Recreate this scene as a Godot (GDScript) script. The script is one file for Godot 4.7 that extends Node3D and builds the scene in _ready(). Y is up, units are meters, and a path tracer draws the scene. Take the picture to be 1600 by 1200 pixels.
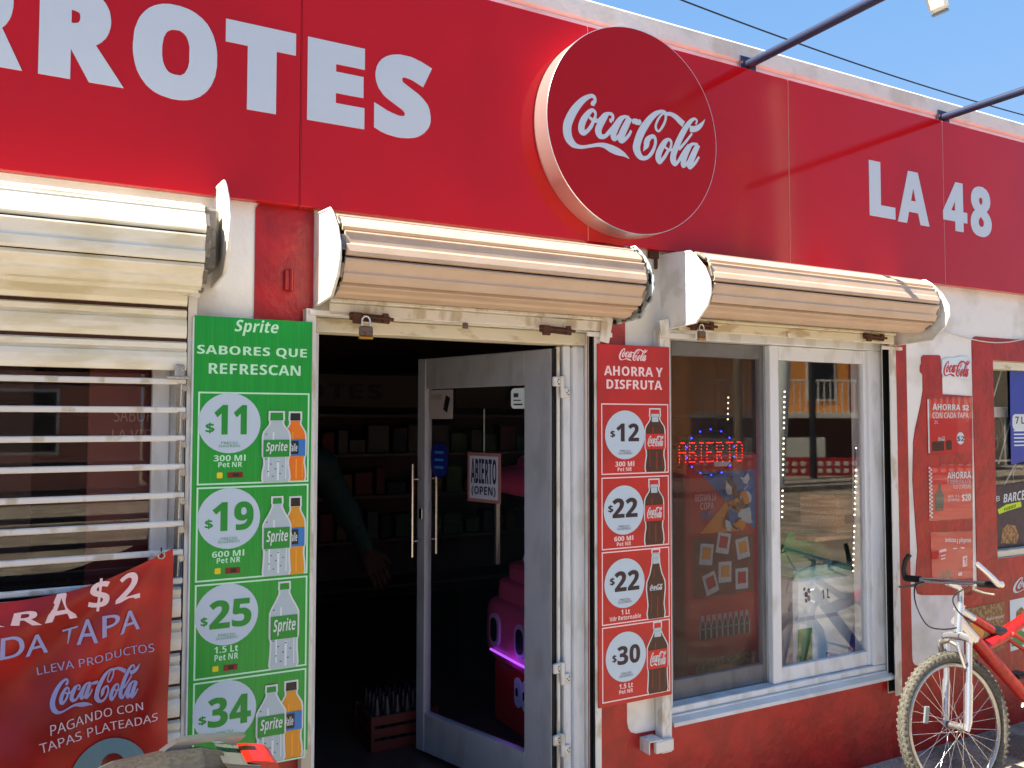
extends Node3D

# ---------------------------------------------------------------- shapes
class Shape:
	var v := PackedVector3Array()
	var n := PackedVector3Array()
	var c := PackedColorArray()
	var tint := Color.WHITE
	var tinted := false

	func tri(a: Vector3, b: Vector3, d: Vector3, na: Vector3, nb: Vector3, nd: Vector3) -> void:
		if (b - a).cross(d - a).dot(na + nb + nd) > 0.0:
			var t := b; b = d; d = t
			t = nb; nb = nd; nd = t
		v.append(a); v.append(b); v.append(d)
		n.append(na); n.append(nb); n.append(nd)
		if tinted:
			c.append(tint); c.append(tint); c.append(tint)

	func flat(a: Vector3, b: Vector3, d: Vector3, toward: Vector3) -> void:
		var m := (b - a).cross(d - a)
		if m.length_squared() < 1e-16:
			return
		m = m.normalized()
		if m.dot(toward) < 0.0:
			m = -m
		tri(a, b, d, m, m, m)

	func quad(a: Vector3, b: Vector3, d: Vector3, e: Vector3, toward: Vector3) -> void:
		flat(a, b, d, toward)
		flat(a, d, e, toward)

	# a box with chamfered edges
	func box(at: Vector3, size: Vector3, basis := Basis(), bev := 0.0) -> void:
		var h := size * 0.5
		bev = minf(bev, minf(h.x, minf(h.y, h.z)) * 0.45)
		var q := h - Vector3(bev, bev, bev)
		for ax in 3:
			var u := (ax + 1) % 3
			var w := (ax + 2) % 3
			for s in [-1.0, 1.0]:
				var p := []
				for k in [[-1.0, -1.0], [1.0, -1.0], [1.0, 1.0], [-1.0, 1.0]]:
					var r := Vector3.ZERO
					r[ax] = s * h[ax]; r[u] = k[0] * q[u]; r[w] = k[1] * q[w]
					p.append(at + basis * r)
				var out := Vector3.ZERO
				out[ax] = s
				quad(p[0], p[1], p[2], p[3], basis * out)
			if bev > 0.0:
				for s in [-1.0, 1.0]:
					for t in [-1.0, 1.0]:
						var a := Vector3.ZERO; var b := Vector3.ZERO
						a[u] = s * h[u]; a[w] = t * q[w]; b[u] = s * q[u]; b[w] = t * h[w]
						var a2 := a; var b2 := b
						a[ax] = -q[ax]; b[ax] = -q[ax]; a2[ax] = q[ax]; b2[ax] = q[ax]
						var out := Vector3.ZERO
						out[u] = s; out[w] = t
						quad(at + basis * a, at + basis * b, at + basis * b2, at + basis * a2, basis * out)
		if bev > 0.0:
			for i in [-1.0, 1.0]:
				for j in [-1.0, 1.0]:
					for k in [-1.0, 1.0]:
						flat(at + basis * Vector3(i * h.x, j * q.y, k * q.z), at + basis * Vector3(i * q.x, j * h.y, k * q.z), at + basis * Vector3(i * q.x, j * q.y, k * h.z), basis * Vector3(i, j, k))

	# a box given by its two corners
	func span(a: Vector3, b: Vector3, bev := 0.0) -> void:
		box((a + b) * 0.5, (b - a).abs(), Basis(), bev)

	# a round bar through points; radii may vary
	func tube(p: Array, r, sides := 8, closed := false, cap := true) -> void:
		var k := p.size()
		var rings := []
		var up := Vector3.UP
		var first := true
		for i in k:
			var a: Vector3 = p[(i - 1 + k) % k] if closed else p[maxi(i - 1, 0)]
			var b: Vector3 = p[(i + 1) % k] if closed else p[mini(i + 1, k - 1)]
			var t := (b - a).normalized()
			if first:
				up = Vector3.UP if absf(t.y) < 0.9 else Vector3.RIGHT
				first = false
			up = (up - t * up.dot(t)).normalized()
			var side := t.cross(up)
			var rad: float = r[i] if r is Array else r
			var ring := []
			for j in sides:
				var g := TAU * j / sides
				var d := up * cos(g) + side * sin(g)
				ring.append([p[i] + d * rad, d])
			rings.append(ring)
		for i in (k if closed else k - 1):
			var A: Array = rings[i]
			var B: Array = rings[(i + 1) % k]
			for j in sides:
				var m := (j + 1) % sides
				tri(A[j][0], A[m][0], B[m][0], A[j][1], A[m][1], B[m][1])
				tri(A[j][0], B[m][0], B[j][0], A[j][1], B[m][1], B[j][1])
		if cap and not closed:
			for e in [0, k - 1]:
				var out: Vector3 = (p[0] - p[1]).normalized() if e == 0 else (p[k - 1] - p[k - 2]).normalized()
				for j in sides:
					tri(p[e], rings[e][j][0], rings[e][(j + 1) % sides][0], out, out, out)

	# turns a profile of (radius, height) about the local y axis
	func lathe(prof: Array, segs: int, xf := Transform3D()) -> void:
		var mid := Vector2.ZERO
		for q in prof:
			mid += q
		mid /= prof.size()
		for i in prof.size() - 1:
			var a: Vector2 = prof[i]
			var b: Vector2 = prof[i + 1]
			var d := (b - a).normalized()
			var m := Vector2(d.y, -d.x)
			for j in segs:
				var g := TAU * j / segs
				var k := TAU * (j + 1) / segs
				var e := Vector3(cos(g), 0, sin(g))
				var f := Vector3(cos(k), 0, sin(k))
				var ne := (xf.basis * (e * m.x + Vector3.UP * m.y)).normalized()
				var nf := (xf.basis * (f * m.x + Vector3.UP * m.y)).normalized()
				var p0 := xf * (e * a.x + Vector3.UP * a.y)
				var p1 := xf * (f * a.x + Vector3.UP * a.y)
				var p2 := xf * (f * b.x + Vector3.UP * b.y)
				var p3 := xf * (e * b.x + Vector3.UP * b.y)
				if a.x > 1e-6:
					tri(p0, p1, p2, ne, nf, nf)
				if b.x > 1e-6:
					tri(p0, p2, p3, ne, nf, ne)

	# a flat outline given thickness along the local z axis
	func prism(poly: Array, z0: float, z1: float, xf := Transform3D()) -> void:
		var pp := PackedVector2Array(poly)
		var idx := Geometry2D.triangulate_polygon(pp)
		var back := xf.basis * Vector3(0, 0, -1)
		for i in range(0, idx.size(), 3):
			var a := pp[idx[i]]; var b := pp[idx[i + 1]]; var d := pp[idx[i + 2]]
			flat(xf * Vector3(a.x, a.y, z1), xf * Vector3(b.x, b.y, z1), xf * Vector3(d.x, d.y, z1), -back)
			if z1 - z0 > 0.0012:
				flat(xf * Vector3(a.x, a.y, z0), xf * Vector3(b.x, b.y, z0), xf * Vector3(d.x, d.y, z0), back)
		if z1 - z0 <= 0.0012:
			return
		var turn := -1.0 if Geometry2D.is_polygon_clockwise(pp) else 1.0
		for i in pp.size():
			var a := pp[i]; var b := pp[(i + 1) % pp.size()]
			var d := (b - a) * turn
			quad(xf * Vector3(a.x, a.y, z0), xf * Vector3(b.x, b.y, z0), xf * Vector3(b.x, b.y, z1), xf * Vector3(a.x, a.y, z1), xf.basis * Vector3(d.y, -d.x, 0))

	# a rounded, pillow-like lump
	func pillow(at: Vector3, half: Vector3, square := 0.5, segs := 20) -> void:
		var f := func(u: float, w: float) -> Vector3:
			var cu := cos(u); var su := sin(u); var cw := cos(w); var sw := sin(w)
			return Vector3(signf(cw) * pow(absf(cw), square) * pow(absf(cu), square), signf(su) * pow(absf(su), square), signf(sw) * pow(absf(sw), square) * pow(absf(cu), square))
		for i in segs / 2:
			for j in segs:
				var p := []
				for k in [[0, 0], [0, 1], [1, 1], [1, 0]]:
					p.append(f.call(-PI / 2 + PI * (i + k[0]) / (segs / 2), TAU * (j + k[1]) / segs))
				var n := []
				for q in p:
					n.append((q.sign() * Vector3(pow(absf(q.x), 2.0 / square - 1.0), pow(absf(q.y), 2.0 / square - 1.0), pow(absf(q.z), 2.0 / square - 1.0)) / half).normalized())
				tri(at + p[0] * half, at + p[1] * half, at + p[2] * half, n[0], n[1], n[2])
				tri(at + p[0] * half, at + p[2] * half, at + p[3] * half, n[0], n[2], n[3])

	func mesh() -> ArrayMesh:
		var arr := []
		arr.resize(Mesh.ARRAY_MAX)
		arr[Mesh.ARRAY_VERTEX] = v
		arr[Mesh.ARRAY_NORMAL] = n
		if tinted:
			arr[Mesh.ARRAY_COLOR] = c
		var m := ArrayMesh.new()
		if v.size():
			m.add_surface_from_arrays(Mesh.PRIMITIVE_TRIANGLES, arr)
		return m

# ---------------------------------------------------------------- naming
var used := {}
var M := {}
var rng := RandomNumberGenerator.new()

func numbered(called: String) -> String:
	used[called] = used.get(called, -1) + 1
	return called if used[called] == 0 else "%s_%03d" % [called, used[called]]

func tag(o: Node3D, label: String, category := "", group := "") -> Node3D:
	o.set_meta("label", label)
	if category:
		o.set_meta("category", category)
	if group:
		o.set_meta("group", group)
	return o

func thing(called: String, label: String, category: String, at := Vector3.ZERO, group := "") -> Node3D:
	var o := Node3D.new()
	o.name = numbered(called)
	add_child(o)
	o.position = at
	return tag(o, label, category, group)

func part(parent: Node3D, called: String, s, mat: Material, label := "") -> MeshInstance3D:
	var o := MeshInstance3D.new()
	o.name = called
	o.mesh = s.mesh() if s is Shape else s
	o.material_override = mat
	parent.add_child(o, true)
	if label:
		o.set_meta("label", label)
	return o

func single(called: String, s, mat: Material, label: String, category: String, group := "") -> MeshInstance3D:
	var o := part(self, numbered(called), s, mat)
	tag(o, label, category, group)
	return o

func struct(called: String, s, mat: Material) -> MeshInstance3D:
	var o := part(self, called, s, mat)
	o.set_meta("kind", "structure")
	return o

func stuff(o: Node3D) -> Node3D:
	o.set_meta("kind", "stuff")
	return o

func again(o: Node3D, label: String, at = null, group := "") -> Node3D:
	var d: Node3D = o.duplicate()
	d.name = numbered(String(o.name).rstrip("_0123456789"))
	add_child(d)
	if at != null:
		d.position = at
	d.set_meta("label", label)
	if group:
		d.set_meta("group", group)
	return d

# ---------------------------------------------------------------- materials
func noise(freq: float, seed_: int, a: Color, b: Color, lo := 0.35, hi := 0.65, octaves := 4) -> NoiseTexture2D:
	var f := FastNoiseLite.new()
	f.noise_type = FastNoiseLite.TYPE_SIMPLEX_SMOOTH
	f.seed = seed_
	f.frequency = freq
	f.fractal_octaves = octaves
	var g := Gradient.new()
	g.offsets = PackedFloat32Array([lo, hi])
	g.colors = PackedColorArray([a, b])
	var t := NoiseTexture2D.new()
	t.width = 512; t.height = 512
	t.seamless = true
	t.noise = f
	t.color_ramp = g
	return t

func bumps(freq: float, seed_: int, strength: float, octaves := 4) -> NoiseTexture2D:
	var f := FastNoiseLite.new()
	f.noise_type = FastNoiseLite.TYPE_SIMPLEX_SMOOTH
	f.seed = seed_
	f.frequency = freq
	f.fractal_octaves = octaves
	var t := NoiseTexture2D.new()
	t.width = 512; t.height = 512
	t.seamless = true
	t.noise = f
	t.as_normal_map = true
	t.bump_strength = strength
	return t

func mat(called: String, col: Color, rough := 0.6, metal := 0.0, tex: Texture2D = null, scale := Vector3.ONE, bump: Texture2D = null, strength := 1.0) -> StandardMaterial3D:
	var m := StandardMaterial3D.new()
	m.resource_name = called
	m.albedo_color = col
	m.roughness = rough
	m.metallic = metal
	if tex:
		m.albedo_texture = tex
	if bump:
		m.normal_enabled = true
		m.normal_texture = bump
		m.normal_scale = strength
	if tex or bump:
		m.uv1_triplanar = true
		m.uv1_world_triplanar = true
		m.uv1_scale = scale
	M[called] = m
	return m

func glow(called: String, col: Color, energy: float) -> StandardMaterial3D:
	var m := mat(called, col, 0.5)
	m.emission_enabled = true
	m.emission = col
	m.emission_energy_multiplier = energy
	return m

func glass(called: String, tone: Color, alpha: float) -> StandardMaterial3D:
	var m := mat(called, Color(tone, alpha), 0.02)
	m.transparency = BaseMaterial3D.TRANSPARENCY_ALPHA
	return m

# ---------------------------------------------------------------- lettering
var fonts := {}
const CLOTH_TOP := 1.36

func cloth_z(p: Vector2) -> float:
	var d := Vector2(0.275 - p.x, 1.345 - p.y)
	var far := d.length()
	var turn := atan2(d.x, d.y + 0.02)
	var amp := 0.013 * smoothstep(0.02, 0.35, far)
	return 0.125 + amp * sin(turn * 13.0 + 0.6) + 0.012 * sin(p.x * 7.0 + p.y * 4.0) * smoothstep(0.1, 0.6, far) + 0.0025 * sin(p.x * 31.0 + p.y * 22.0 + 2.0 * sin(p.y * 9.0)) * smoothstep(0.1, 0.5, far) + 0.006 * sin(p.y * 17.0 - p.x * 9.0) * smoothstep(0.2, 0.7, far)

func set_onto(q: Array, u: float, w: float) -> Vector2:
	return q[0].lerp(q[1], u).lerp(q[3].lerp(q[2], u), w)

func rect(x0: float, y0: float, x1: float, y1: float) -> Array:
	return [Vector2(x0, y1), Vector2(x1, y1), Vector2(x1, y0), Vector2(x0, y0)]

func font(weight: int, embolden: float) -> Font:
	var key := "%d %f" % [weight, embolden]
	if not fonts.has(key):
		var s := SystemFont.new()
		s.font_names = PackedStringArray(["Droid Sans"])
		s.font_weight = weight
		var f := FontVariation.new()
		f.base_font = s
		f.variation_embolden = embolden
		fonts[key] = f
	return fonts[key]

# words fitted into the four corners q (top left, top right, bottom right, bottom left) on the plane z
func text(parent: Node3D, words: String, q: Array, z: float, m: Material, weight := 700, embolden := 0.0, skew := 0.0, depth := 0.0, on_cloth := false, called := "lettering") -> MeshInstance3D:
	var t := TextMesh.new()
	t.font = font(weight, embolden)
	t.font_size = 48
	t.pixel_size = 0.01
	t.curve_step = 1.5 if depth > 0.0 else 3.0
	t.depth = 0.02 if depth > 0.0 else 0.0
	t.text = words
	var a := t.get_mesh_arrays()
	var vs: PackedVector3Array = a[Mesh.ARRAY_VERTEX]
	var ns: PackedVector3Array = a[Mesh.ARRAY_NORMAL]
	var lo := Vector3(1e9, 1e9, 0); var hi := Vector3(-1e9, -1e9, 0)
	for i in vs.size():
		vs[i].x += skew * vs[i].y
		lo = lo.min(vs[i]); hi = hi.max(vs[i])
	var wide := maxf(hi.x - lo.x, 1e-6); var tall := maxf(hi.y - lo.y, 1e-6)
	for i in vs.size():
		var p := set_onto(q, (vs[i].x - lo.x) / wide, (hi.y - vs[i].y) / tall)
		var zz := z
		if depth > 0.0:
			zz += depth * (vs[i].z / 0.02 + 0.5)
		if on_cloth:
			zz += cloth_z(p)
		vs[i] = Vector3(p.x, p.y, zz)
		if depth == 0.0:
			ns[i] = Vector3(0, 0, 1)
	var arr := []
	arr.resize(Mesh.ARRAY_MAX)
	arr[Mesh.ARRAY_VERTEX] = vs
	arr[Mesh.ARRAY_NORMAL] = ns
	arr[Mesh.ARRAY_INDEX] = a[Mesh.ARRAY_INDEX]
	var mesh := ArrayMesh.new()
	mesh.add_surface_from_arrays(Mesh.PRIMITIVE_TRIANGLES, arr)
	return part(parent, called, mesh, m)

# the script logo as pen strokes: x, y and pen width, in widths of the whole logo
const SCRIPT := [
	[0.194, 0.049, 0.026, 0.203, 0.042, 0.024, 0.209, 0.029, 0.020, 0.202, 0.012, 0.023, 0.177, 0.012, 0.023, 0.128, 0.045, 0.034, 0.075, 0.106, 0.046, 0.037, 0.175, 0.052, 0.026, 0.222, 0.054, 0.034, 0.267, 0.053, 0.060, 0.297, 0.042, 0.090, 0.308, 0.026, 0.130, 0.306, 0.019, 0.180, 0.292, 0.018, 0.231, 0.278, 0.022, 0.273, 0.276, 0.031, 0.310, 0.285, 0.043, 0.348, 0.293, 0.045, 0.381, 0.300, 0.036, 0.409, 0.308, 0.022, 0.441, 0.325, 0.002],
	[0.181, 0.059, 0.011, 0.194, 0.052, 0.029, 0.198, 0.049, 0.027],
	[0.222, 0.142, 0.021, 0.206, 0.138, 0.021, 0.211, 0.117, 0.016, 0.209, 0.098, 0.019, 0.192, 0.089, 0.021, 0.168, 0.106, 0.029, 0.135, 0.150, 0.038, 0.119, 0.191, 0.041, 0.121, 0.218, 0.042, 0.135, 0.226, 0.030, 0.158, 0.211, 0.022, 0.181, 0.183, 0.022, 0.196, 0.154, 0.021],
	[0.169, 0.132, 0.016, 0.195, 0.145, 0.020, 0.222, 0.146, 0.019, 0.246, 0.127, 0.020, 0.274, 0.100, 0.022, 0.302, 0.089, 0.018, 0.322, 0.091, 0.021, 0.329, 0.106, 0.018, 0.321, 0.126, 0.022],
	[0.310, 0.130, 0.025, 0.317, 0.126, 0.028],
	[0.292, 0.094, 0.020, 0.269, 0.124, 0.032, 0.241, 0.166, 0.040, 0.229, 0.199, 0.043, 0.239, 0.222, 0.040, 0.255, 0.228, 0.028, 0.278, 0.220, 0.023, 0.306, 0.191, 0.025, 0.340, 0.154, 0.027, 0.368, 0.117, 0.027, 0.392, 0.093, 0.021],
	[0.441, 0.089, 0.020, 0.407, 0.089, 0.020, 0.381, 0.111, 0.029, 0.349, 0.160, 0.038, 0.332, 0.198, 0.040, 0.333, 0.224, 0.034, 0.348, 0.224, 0.022, 0.372, 0.202, 0.019],
	[0.446, 0.087, 0.034, 0.419, 0.136, 0.041, 0.392, 0.188, 0.044, 0.382, 0.222, 0.045, 0.394, 0.231, 0.024, 0.420, 0.210, 0.020, 0.442, 0.184, 0.017, 0.454, 0.160, 0.014],
	[0.468, 0.120, 0.001, 0.473, 0.104, 0.031, 0.512, 0.102, 0.031, 0.514, 0.083, 0.001],
	[0.705, 0.014, 0.021, 0.685, 0.010, 0.021, 0.660, 0.015, 0.022, 0.622, 0.038, 0.032, 0.578, 0.082, 0.041, 0.527, 0.154, 0.049, 0.497, 0.222, 0.049, 0.491, 0.262, 0.052, 0.509, 0.295, 0.043, 0.538, 0.307, 0.027, 0.572, 0.295, 0.022, 0.603, 0.261, 0.023, 0.622, 0.220, 0.020, 0.626, 0.187, 0.021, 0.615, 0.169, 0.023, 0.592, 0.175, 0.026, 0.570, 0.195, 0.035, 0.562, 0.217, 0.040, 0.558, 0.232, 0.035, 0.547, 0.251, 0.017, 0.538, 0.267, 0.002],
	[0.712, 0.015, 0.016, 0.677, 0.027, 0.011, 0.648, 0.060, 0.014, 0.629, 0.100, 0.015, 0.633, 0.124, 0.018, 0.651, 0.131, 0.013, 0.675, 0.104, 0.016, 0.696, 0.067, 0.016, 0.703, 0.034, 0.018, 0.698, 0.019, 0.019],
	[0.685, 0.018, 0.012, 0.708, 0.019, 0.020, 0.739, 0.015, 0.025, 0.776, 0.026, 0.033, 0.808, 0.045, 0.039, 0.835, 0.060, 0.041],
	[0.750, 0.228, 0.016, 0.735, 0.220, 0.017, 0.741, 0.196, 0.016, 0.738, 0.176, 0.020, 0.718, 0.169, 0.019, 0.690, 0.194, 0.034, 0.656, 0.247, 0.039, 0.645, 0.285, 0.042, 0.653, 0.307, 0.038, 0.670, 0.300, 0.023, 0.692, 0.276, 0.021, 0.715, 0.241, 0.020, 0.729, 0.226, 0.017],
	[0.693, 0.217, 0.015, 0.719, 0.229, 0.016, 0.756, 0.226, 0.015],
	[0.926, 0.045, 0.012, 0.936, 0.022, 0.014, 0.920, 0.012, 0.015, 0.889, 0.031, 0.025, 0.849, 0.080, 0.035, 0.812, 0.138, 0.039, 0.779, 0.202, 0.040, 0.757, 0.252, 0.041, 0.754, 0.289, 0.044, 0.767, 0.307, 0.028, 0.791, 0.289, 0.020, 0.820, 0.251, 0.025, 0.847, 0.213, 0.025, 0.876, 0.179, 0.023],
	[0.898, 0.104, 0.013, 0.850, 0.161, 0.016, 0.797, 0.217, 0.018],
	[0.880, 0.079, 0.040, 0.914, 0.075, 0.036, 0.947, 0.059, 0.031, 0.975, 0.033, 0.020, 0.999, 0.001, 0.002],
	[0.941, 0.165, 0.018, 0.899, 0.168, 0.018, 0.869, 0.199, 0.032, 0.843, 0.247, 0.037, 0.831, 0.282, 0.038, 0.828, 0.306, 0.033, 0.847, 0.300, 0.020, 0.868, 0.278, 0.018],
	[0.944, 0.165, 0.032, 0.913, 0.218, 0.039, 0.887, 0.270, 0.043, 0.877, 0.302, 0.044, 0.888, 0.307, 0.023, 0.911, 0.288, 0.019, 0.930, 0.265, 0.017, 0.950, 0.237, 0.013],
]
const SCRIPT_TALL := 0.3247

func spline(a: float, b: float, c: float, d: float, t: float) -> float:
	return 0.5 * (2.0 * b + (c - a) * t + (2.0 * a - 5.0 * b + 4.0 * c - d) * t * t + (3.0 * b - a - 3.0 * c + d) * t * t * t)

func script_logo(parent: Node3D, q: Array, z: float, m: Material, steps := 6, on_cloth := false) -> MeshInstance3D:
	var s := Shape.new()
	var lift := 0.0
	for st in SCRIPT:
		var k: int = st.size() / 3
		var pts := []
		for i in k - 1:
			for j in steps:
				var p := []
				for e in 3:
					p.append(spline(st[maxi(i - 1, 0) * 3 + e], st[i * 3 + e], st[(i + 1) * 3 + e], st[mini(i + 2, k - 1) * 3 + e], float(j) / steps))
				pts.append(Vector3(p[0], p[1], maxf(p[2], 0.0)))
		pts.append(Vector3(st[k * 3 - 3], st[k * 3 - 2], st[k * 3 - 1]))
		var rows := []
		for i in pts.size():
			var d: Vector3 = pts[mini(i + 1, pts.size() - 1)] - pts[maxi(i - 1, 0)]
			var side: Vector2 = Vector2(-d.y, d.x).normalized() * (pts[i].z * 0.5)
			var mid := Vector2(pts[i].x, pts[i].y)
			var row := []
			for e in [mid - side, mid + side]:
				var p := set_onto(q, e.x, e.y / SCRIPT_TALL)
				lift += 0.0000008
				row.append(Vector3(p.x, p.y, z + lift + (cloth_z(p) if on_cloth else 0.0)))
			rows.append(row)
		for i in rows.size() - 1:
			s.quad(rows[i][0], rows[i][1], rows[i + 1][1], rows[i + 1][0], Vector3(0, 0, 1))
		# round ends
		for e in [0, rows.size() - 1]:
			var a: Vector3 = rows[e][0]
			var b: Vector3 = rows[e][1]
			var o := (a + b) * 0.5
			var d: Vector3 = pts[1] - pts[0] if e == 0 else pts[pts.size() - 1] - pts[pts.size() - 2]
			if pts[e].z < 0.02 or steps < 4:
				continue
			var last := a
			var r := (a - o)
			var fwd := Vector3(r.y, -r.x, 0) * (1.0 if e == 0 else -1.0)
			for g in range(1, 7):
				var w := PI * g / 6.0
				var next := o + r * cos(w) - fwd * sin(w) * -1.0
				next.z = o.z
				s.flat(o, last, next, Vector3(0, 0, 1))
				last = next
		lift += 0.00002
	return part(parent, "script_logo", s, m)

func disc_shape(at: Vector2, rx: float, ry: float, z: float, segs := 36) -> Shape:
	var p := []
	for i in segs:
		p.append(at + Vector2(cos(TAU * i / segs) * rx, sin(TAU * i / segs) * ry))
	var s := Shape.new()
	s.prism(p, z, z + 0.0001)
	return s

# a printed outline frame of line width w through the four corners
func frame_shape(q: Array, w: float, z: float) -> Shape:
	var s := Shape.new()
	var mid: Vector2 = (q[0] + q[1] + q[2] + q[3]) * 0.25
	var inner := []
	for p in q:
		inner.append(p - Vector2(w * signf(p.x - mid.x), w * signf(p.y - mid.y)))
	for i in 4:
		var j := (i + 1) % 4
		var a: Vector2 = q[i]; var b: Vector2 = q[j]; var c: Vector2 = inner[j]; var d: Vector2 = inner[i]
		s.quad(Vector3(a.x, a.y, z), Vector3(b.x, b.y, z), Vector3(c.x, c.y, z), Vector3(d.x, d.y, z), Vector3(0, 0, 1))
	return s

func rounded(x0: float, y0: float, x1: float, y1: float, r: Array, steps := 6) -> Array:
	# radii: top left, top right, bottom right, bottom left
	var p := []
	var c := [Vector2(x0 + r[0], y1 - r[0]), Vector2(x1 - r[1], y1 - r[1]), Vector2(x1 - r[2], y0 + r[2]), Vector2(x0 + r[3], y0 + r[3])]
	for i in 4:
		if r[i] < 0.0005:
			p.append(c[i])
			continue
		for k in steps + 1:
			var g := PI - PI * 0.5 * i - PI * 0.5 * k / steps
			p.append(c[i] + Vector2(cos(g), sin(g)) * r[i])
	return p

# a bottle printed flat on a sign, with its cap and label
func printed_bottle(parent: Node3D, x0: float, y0: float, x1: float, y1: float, z: float, kind: String, word := "") -> void:
	var prof := [[0.0, 0.48], [0.11, 0.50], [0.115, 0.44], [0.165, 0.45], [0.21, 0.62], [0.27, 0.88], [0.33, 0.97], [0.40, 0.98], [0.62, 0.97], [0.66, 0.86], [0.74, 0.84], [0.84, 0.95], [0.94, 0.99], [1.0, 0.92]]
	if kind == "glass_cola":
		prof = [[0.0, 0.36], [0.04, 0.38], [0.05, 0.32], [0.20, 0.38], [0.34, 0.60], [0.46, 0.95], [0.56, 1.0], [0.66, 0.93], [0.80, 0.84], [0.92, 0.95], [1.0, 0.88]]
	elif kind == "tall_cola" or kind == "tall_lime":
		prof = [[0.0, 0.33], [0.075, 0.35], [0.08, 0.29], [0.12, 0.31], [0.19, 0.50], [0.28, 0.82], [0.34, 0.99], [0.62, 0.99], [0.68, 0.90], [0.80, 0.92], [0.95, 0.99], [1.0, 0.90]]
	var wide := x1 - x0; var tall := y1 - y0; var mid := (x0 + x1) * 0.5
	var at := func(a: float, edge: float, side: float) -> Vector2:
		return Vector2(mid + side * edge * wide * 0.5, y1 - a * tall)
	var band := func(lo: float, hi: float, grow: float) -> Array:
		var l := []; var r := []
		for i in prof.size():
			if prof[i][0] >= lo - 0.001 and prof[i][0] <= hi + 0.001:
				l.append(at.call(prof[i][0], prof[i][1], -1.0) + Vector2(-grow, 0))
				r.append(at.call(prof[i][0], prof[i][1], 1.0) + Vector2(grow, 0))
		if grow > 0.0:
			l[0].y += grow; r[0].y += grow
		r.reverse()
		return l + r
	var colours: Array = {"lime": ["print_clear", "print_leaf"], "tall_lime": ["print_clear", "print_leaf"], "juice": ["print_orange", "print_black"], "nectar": ["print_gold", "print_black"], "cola": ["print_cola", "print_red"], "tall_cola": ["print_cola", "print_red"], "glass_cola": ["print_cola", "print_red"]}[kind]
	var s := Shape.new()
	s.prism(band.call(0.0, 1.0, 0.006 if wide > 0.04 else 0.004), z, z + 0.0003)
	var whole := part(parent, "printed_bottle", s, M.print_white)
	s = Shape.new()
	s.prism(band.call(0.115 if kind != "glass_cola" and kind != "tall_cola" and kind != "tall_lime" else 0.05 if kind == "glass_cola" else 0.08, 1.0, 0.0), z + 0.0008, z + 0.0009)
	part(whole, "bottle_body", s, M[colours[0]])
	s = Shape.new()
	s.prism(band.call(0.0, 0.111 if kind in ["lime", "juice", "nectar", "cola"] else 0.076 if kind != "glass_cola" else 0.041, 0.0), z + 0.0008, z + 0.0009)
	part(whole, "bottle_cap", s, M[colours[1]])
	if kind == "glass_cola" or kind == "cola" or kind == "tall_cola":
		s = Shape.new()
		s.prism(rect(mid - wide * 0.20, y1 - tall * 0.115, mid + wide * 0.20, y1 - tall * (0.07 if kind != "glass_cola" else 0.048)), z + 0.0016, z + 0.0017)
		s.prism(rect(mid - wide * 0.17, y1 - tall * 0.20, mid + wide * 0.17, y1 - tall * 0.118), z + 0.0016, z + 0.0017)
		part(whole, "bottle_neck", s, M.print_clear)
	# streaks of light printed down the bottle
	s = Shape.new()
	for k in [[-0.62, 0.46, 0.92, 0.10], [0.70, 0.42, 0.95, 0.07], [0.05, 0.68, 0.97, 0.16], [-0.30, 0.28, 0.40, 0.12]]:
		s.prism(rect(mid + wide * 0.5 * k[0], y1 - tall * k[2], mid + wide * 0.5 * (k[0] + k[3]), y1 - tall * k[1]), z + 0.0014, z + 0.0015)
	part(whole, "bottle_streaks", s, M.print_pale if colours[0] == "print_clear" else M.print_amber if kind == "juice" or kind == "nectar" else M.print_brown)
	if kind.ends_with("lime"):
		s = Shape.new()
		for k in 9:
			var a := 0.66 + 0.035 * k if k < 8 else 0.30
			s.prism(rect(mid + wide * (-0.42 + 0.09 * (k * 5 % 8)), y1 - tall * (a + 0.012), mid + wide * (-0.36 + 0.09 * (k * 5 % 8)), y1 - tall * a), z + 0.0020, z + 0.0021)
		part(whole, "bottle_glints", s, M.print_slate)
	if kind != "glass_cola":
		var lo := 0.39; var hi := 0.635
		if kind.begins_with("tall"):
			lo = 0.38; hi = 0.65
		s = Shape.new()
		s.prism(rect(mid - wide * 0.495, y1 - tall * hi, mid + wide * 0.495, y1 - tall * lo), z + 0.0024, z + 0.0025)
		var lab := part(whole, "bottle_label", s, M.print_leaf if kind.ends_with("lime") else M.print_blue if kind == "juice" or kind == "nectar" else M.print_red)
		var box := rect(mid - wide * 0.40, y1 - tall * (hi - 0.04), mid + wide * 0.42, y1 - tall * (lo + 0.03))
		if kind.ends_with("lime"):
			text(whole, "Sprite", box, z + 0.0032, M.print_white, 700, 0.0, 0.2)
		elif kind == "juice" or kind == "nectar":
			s = Shape.new()
			s.prism(rect(mid - wide * 0.34, y1 - tall * (hi - 0.03), mid + wide * 0.16, y1 - tall * (lo + 0.02)), z + 0.0031, z + 0.0032)
			part(whole, "bottle_badge", s, M.print_black)
			text(whole, "Valle", rect(mid - wide * 0.28, y1 - tall * (hi - 0.07), mid + wide * 0.10, y1 - tall * (lo + 0.06)), z + 0.0038, M.print_white, 700, 0.0, 0.15)
		else:
			script_logo(whole, box, z + 0.0032, M.print_white, 2)
	else:
		script_logo(whole, rect(mid - wide * 0.36, y1 - tall * 0.59, mid + wide * 0.36, y1 - tall * 0.50), z + 0.0024, M.print_white, 2)

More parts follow.
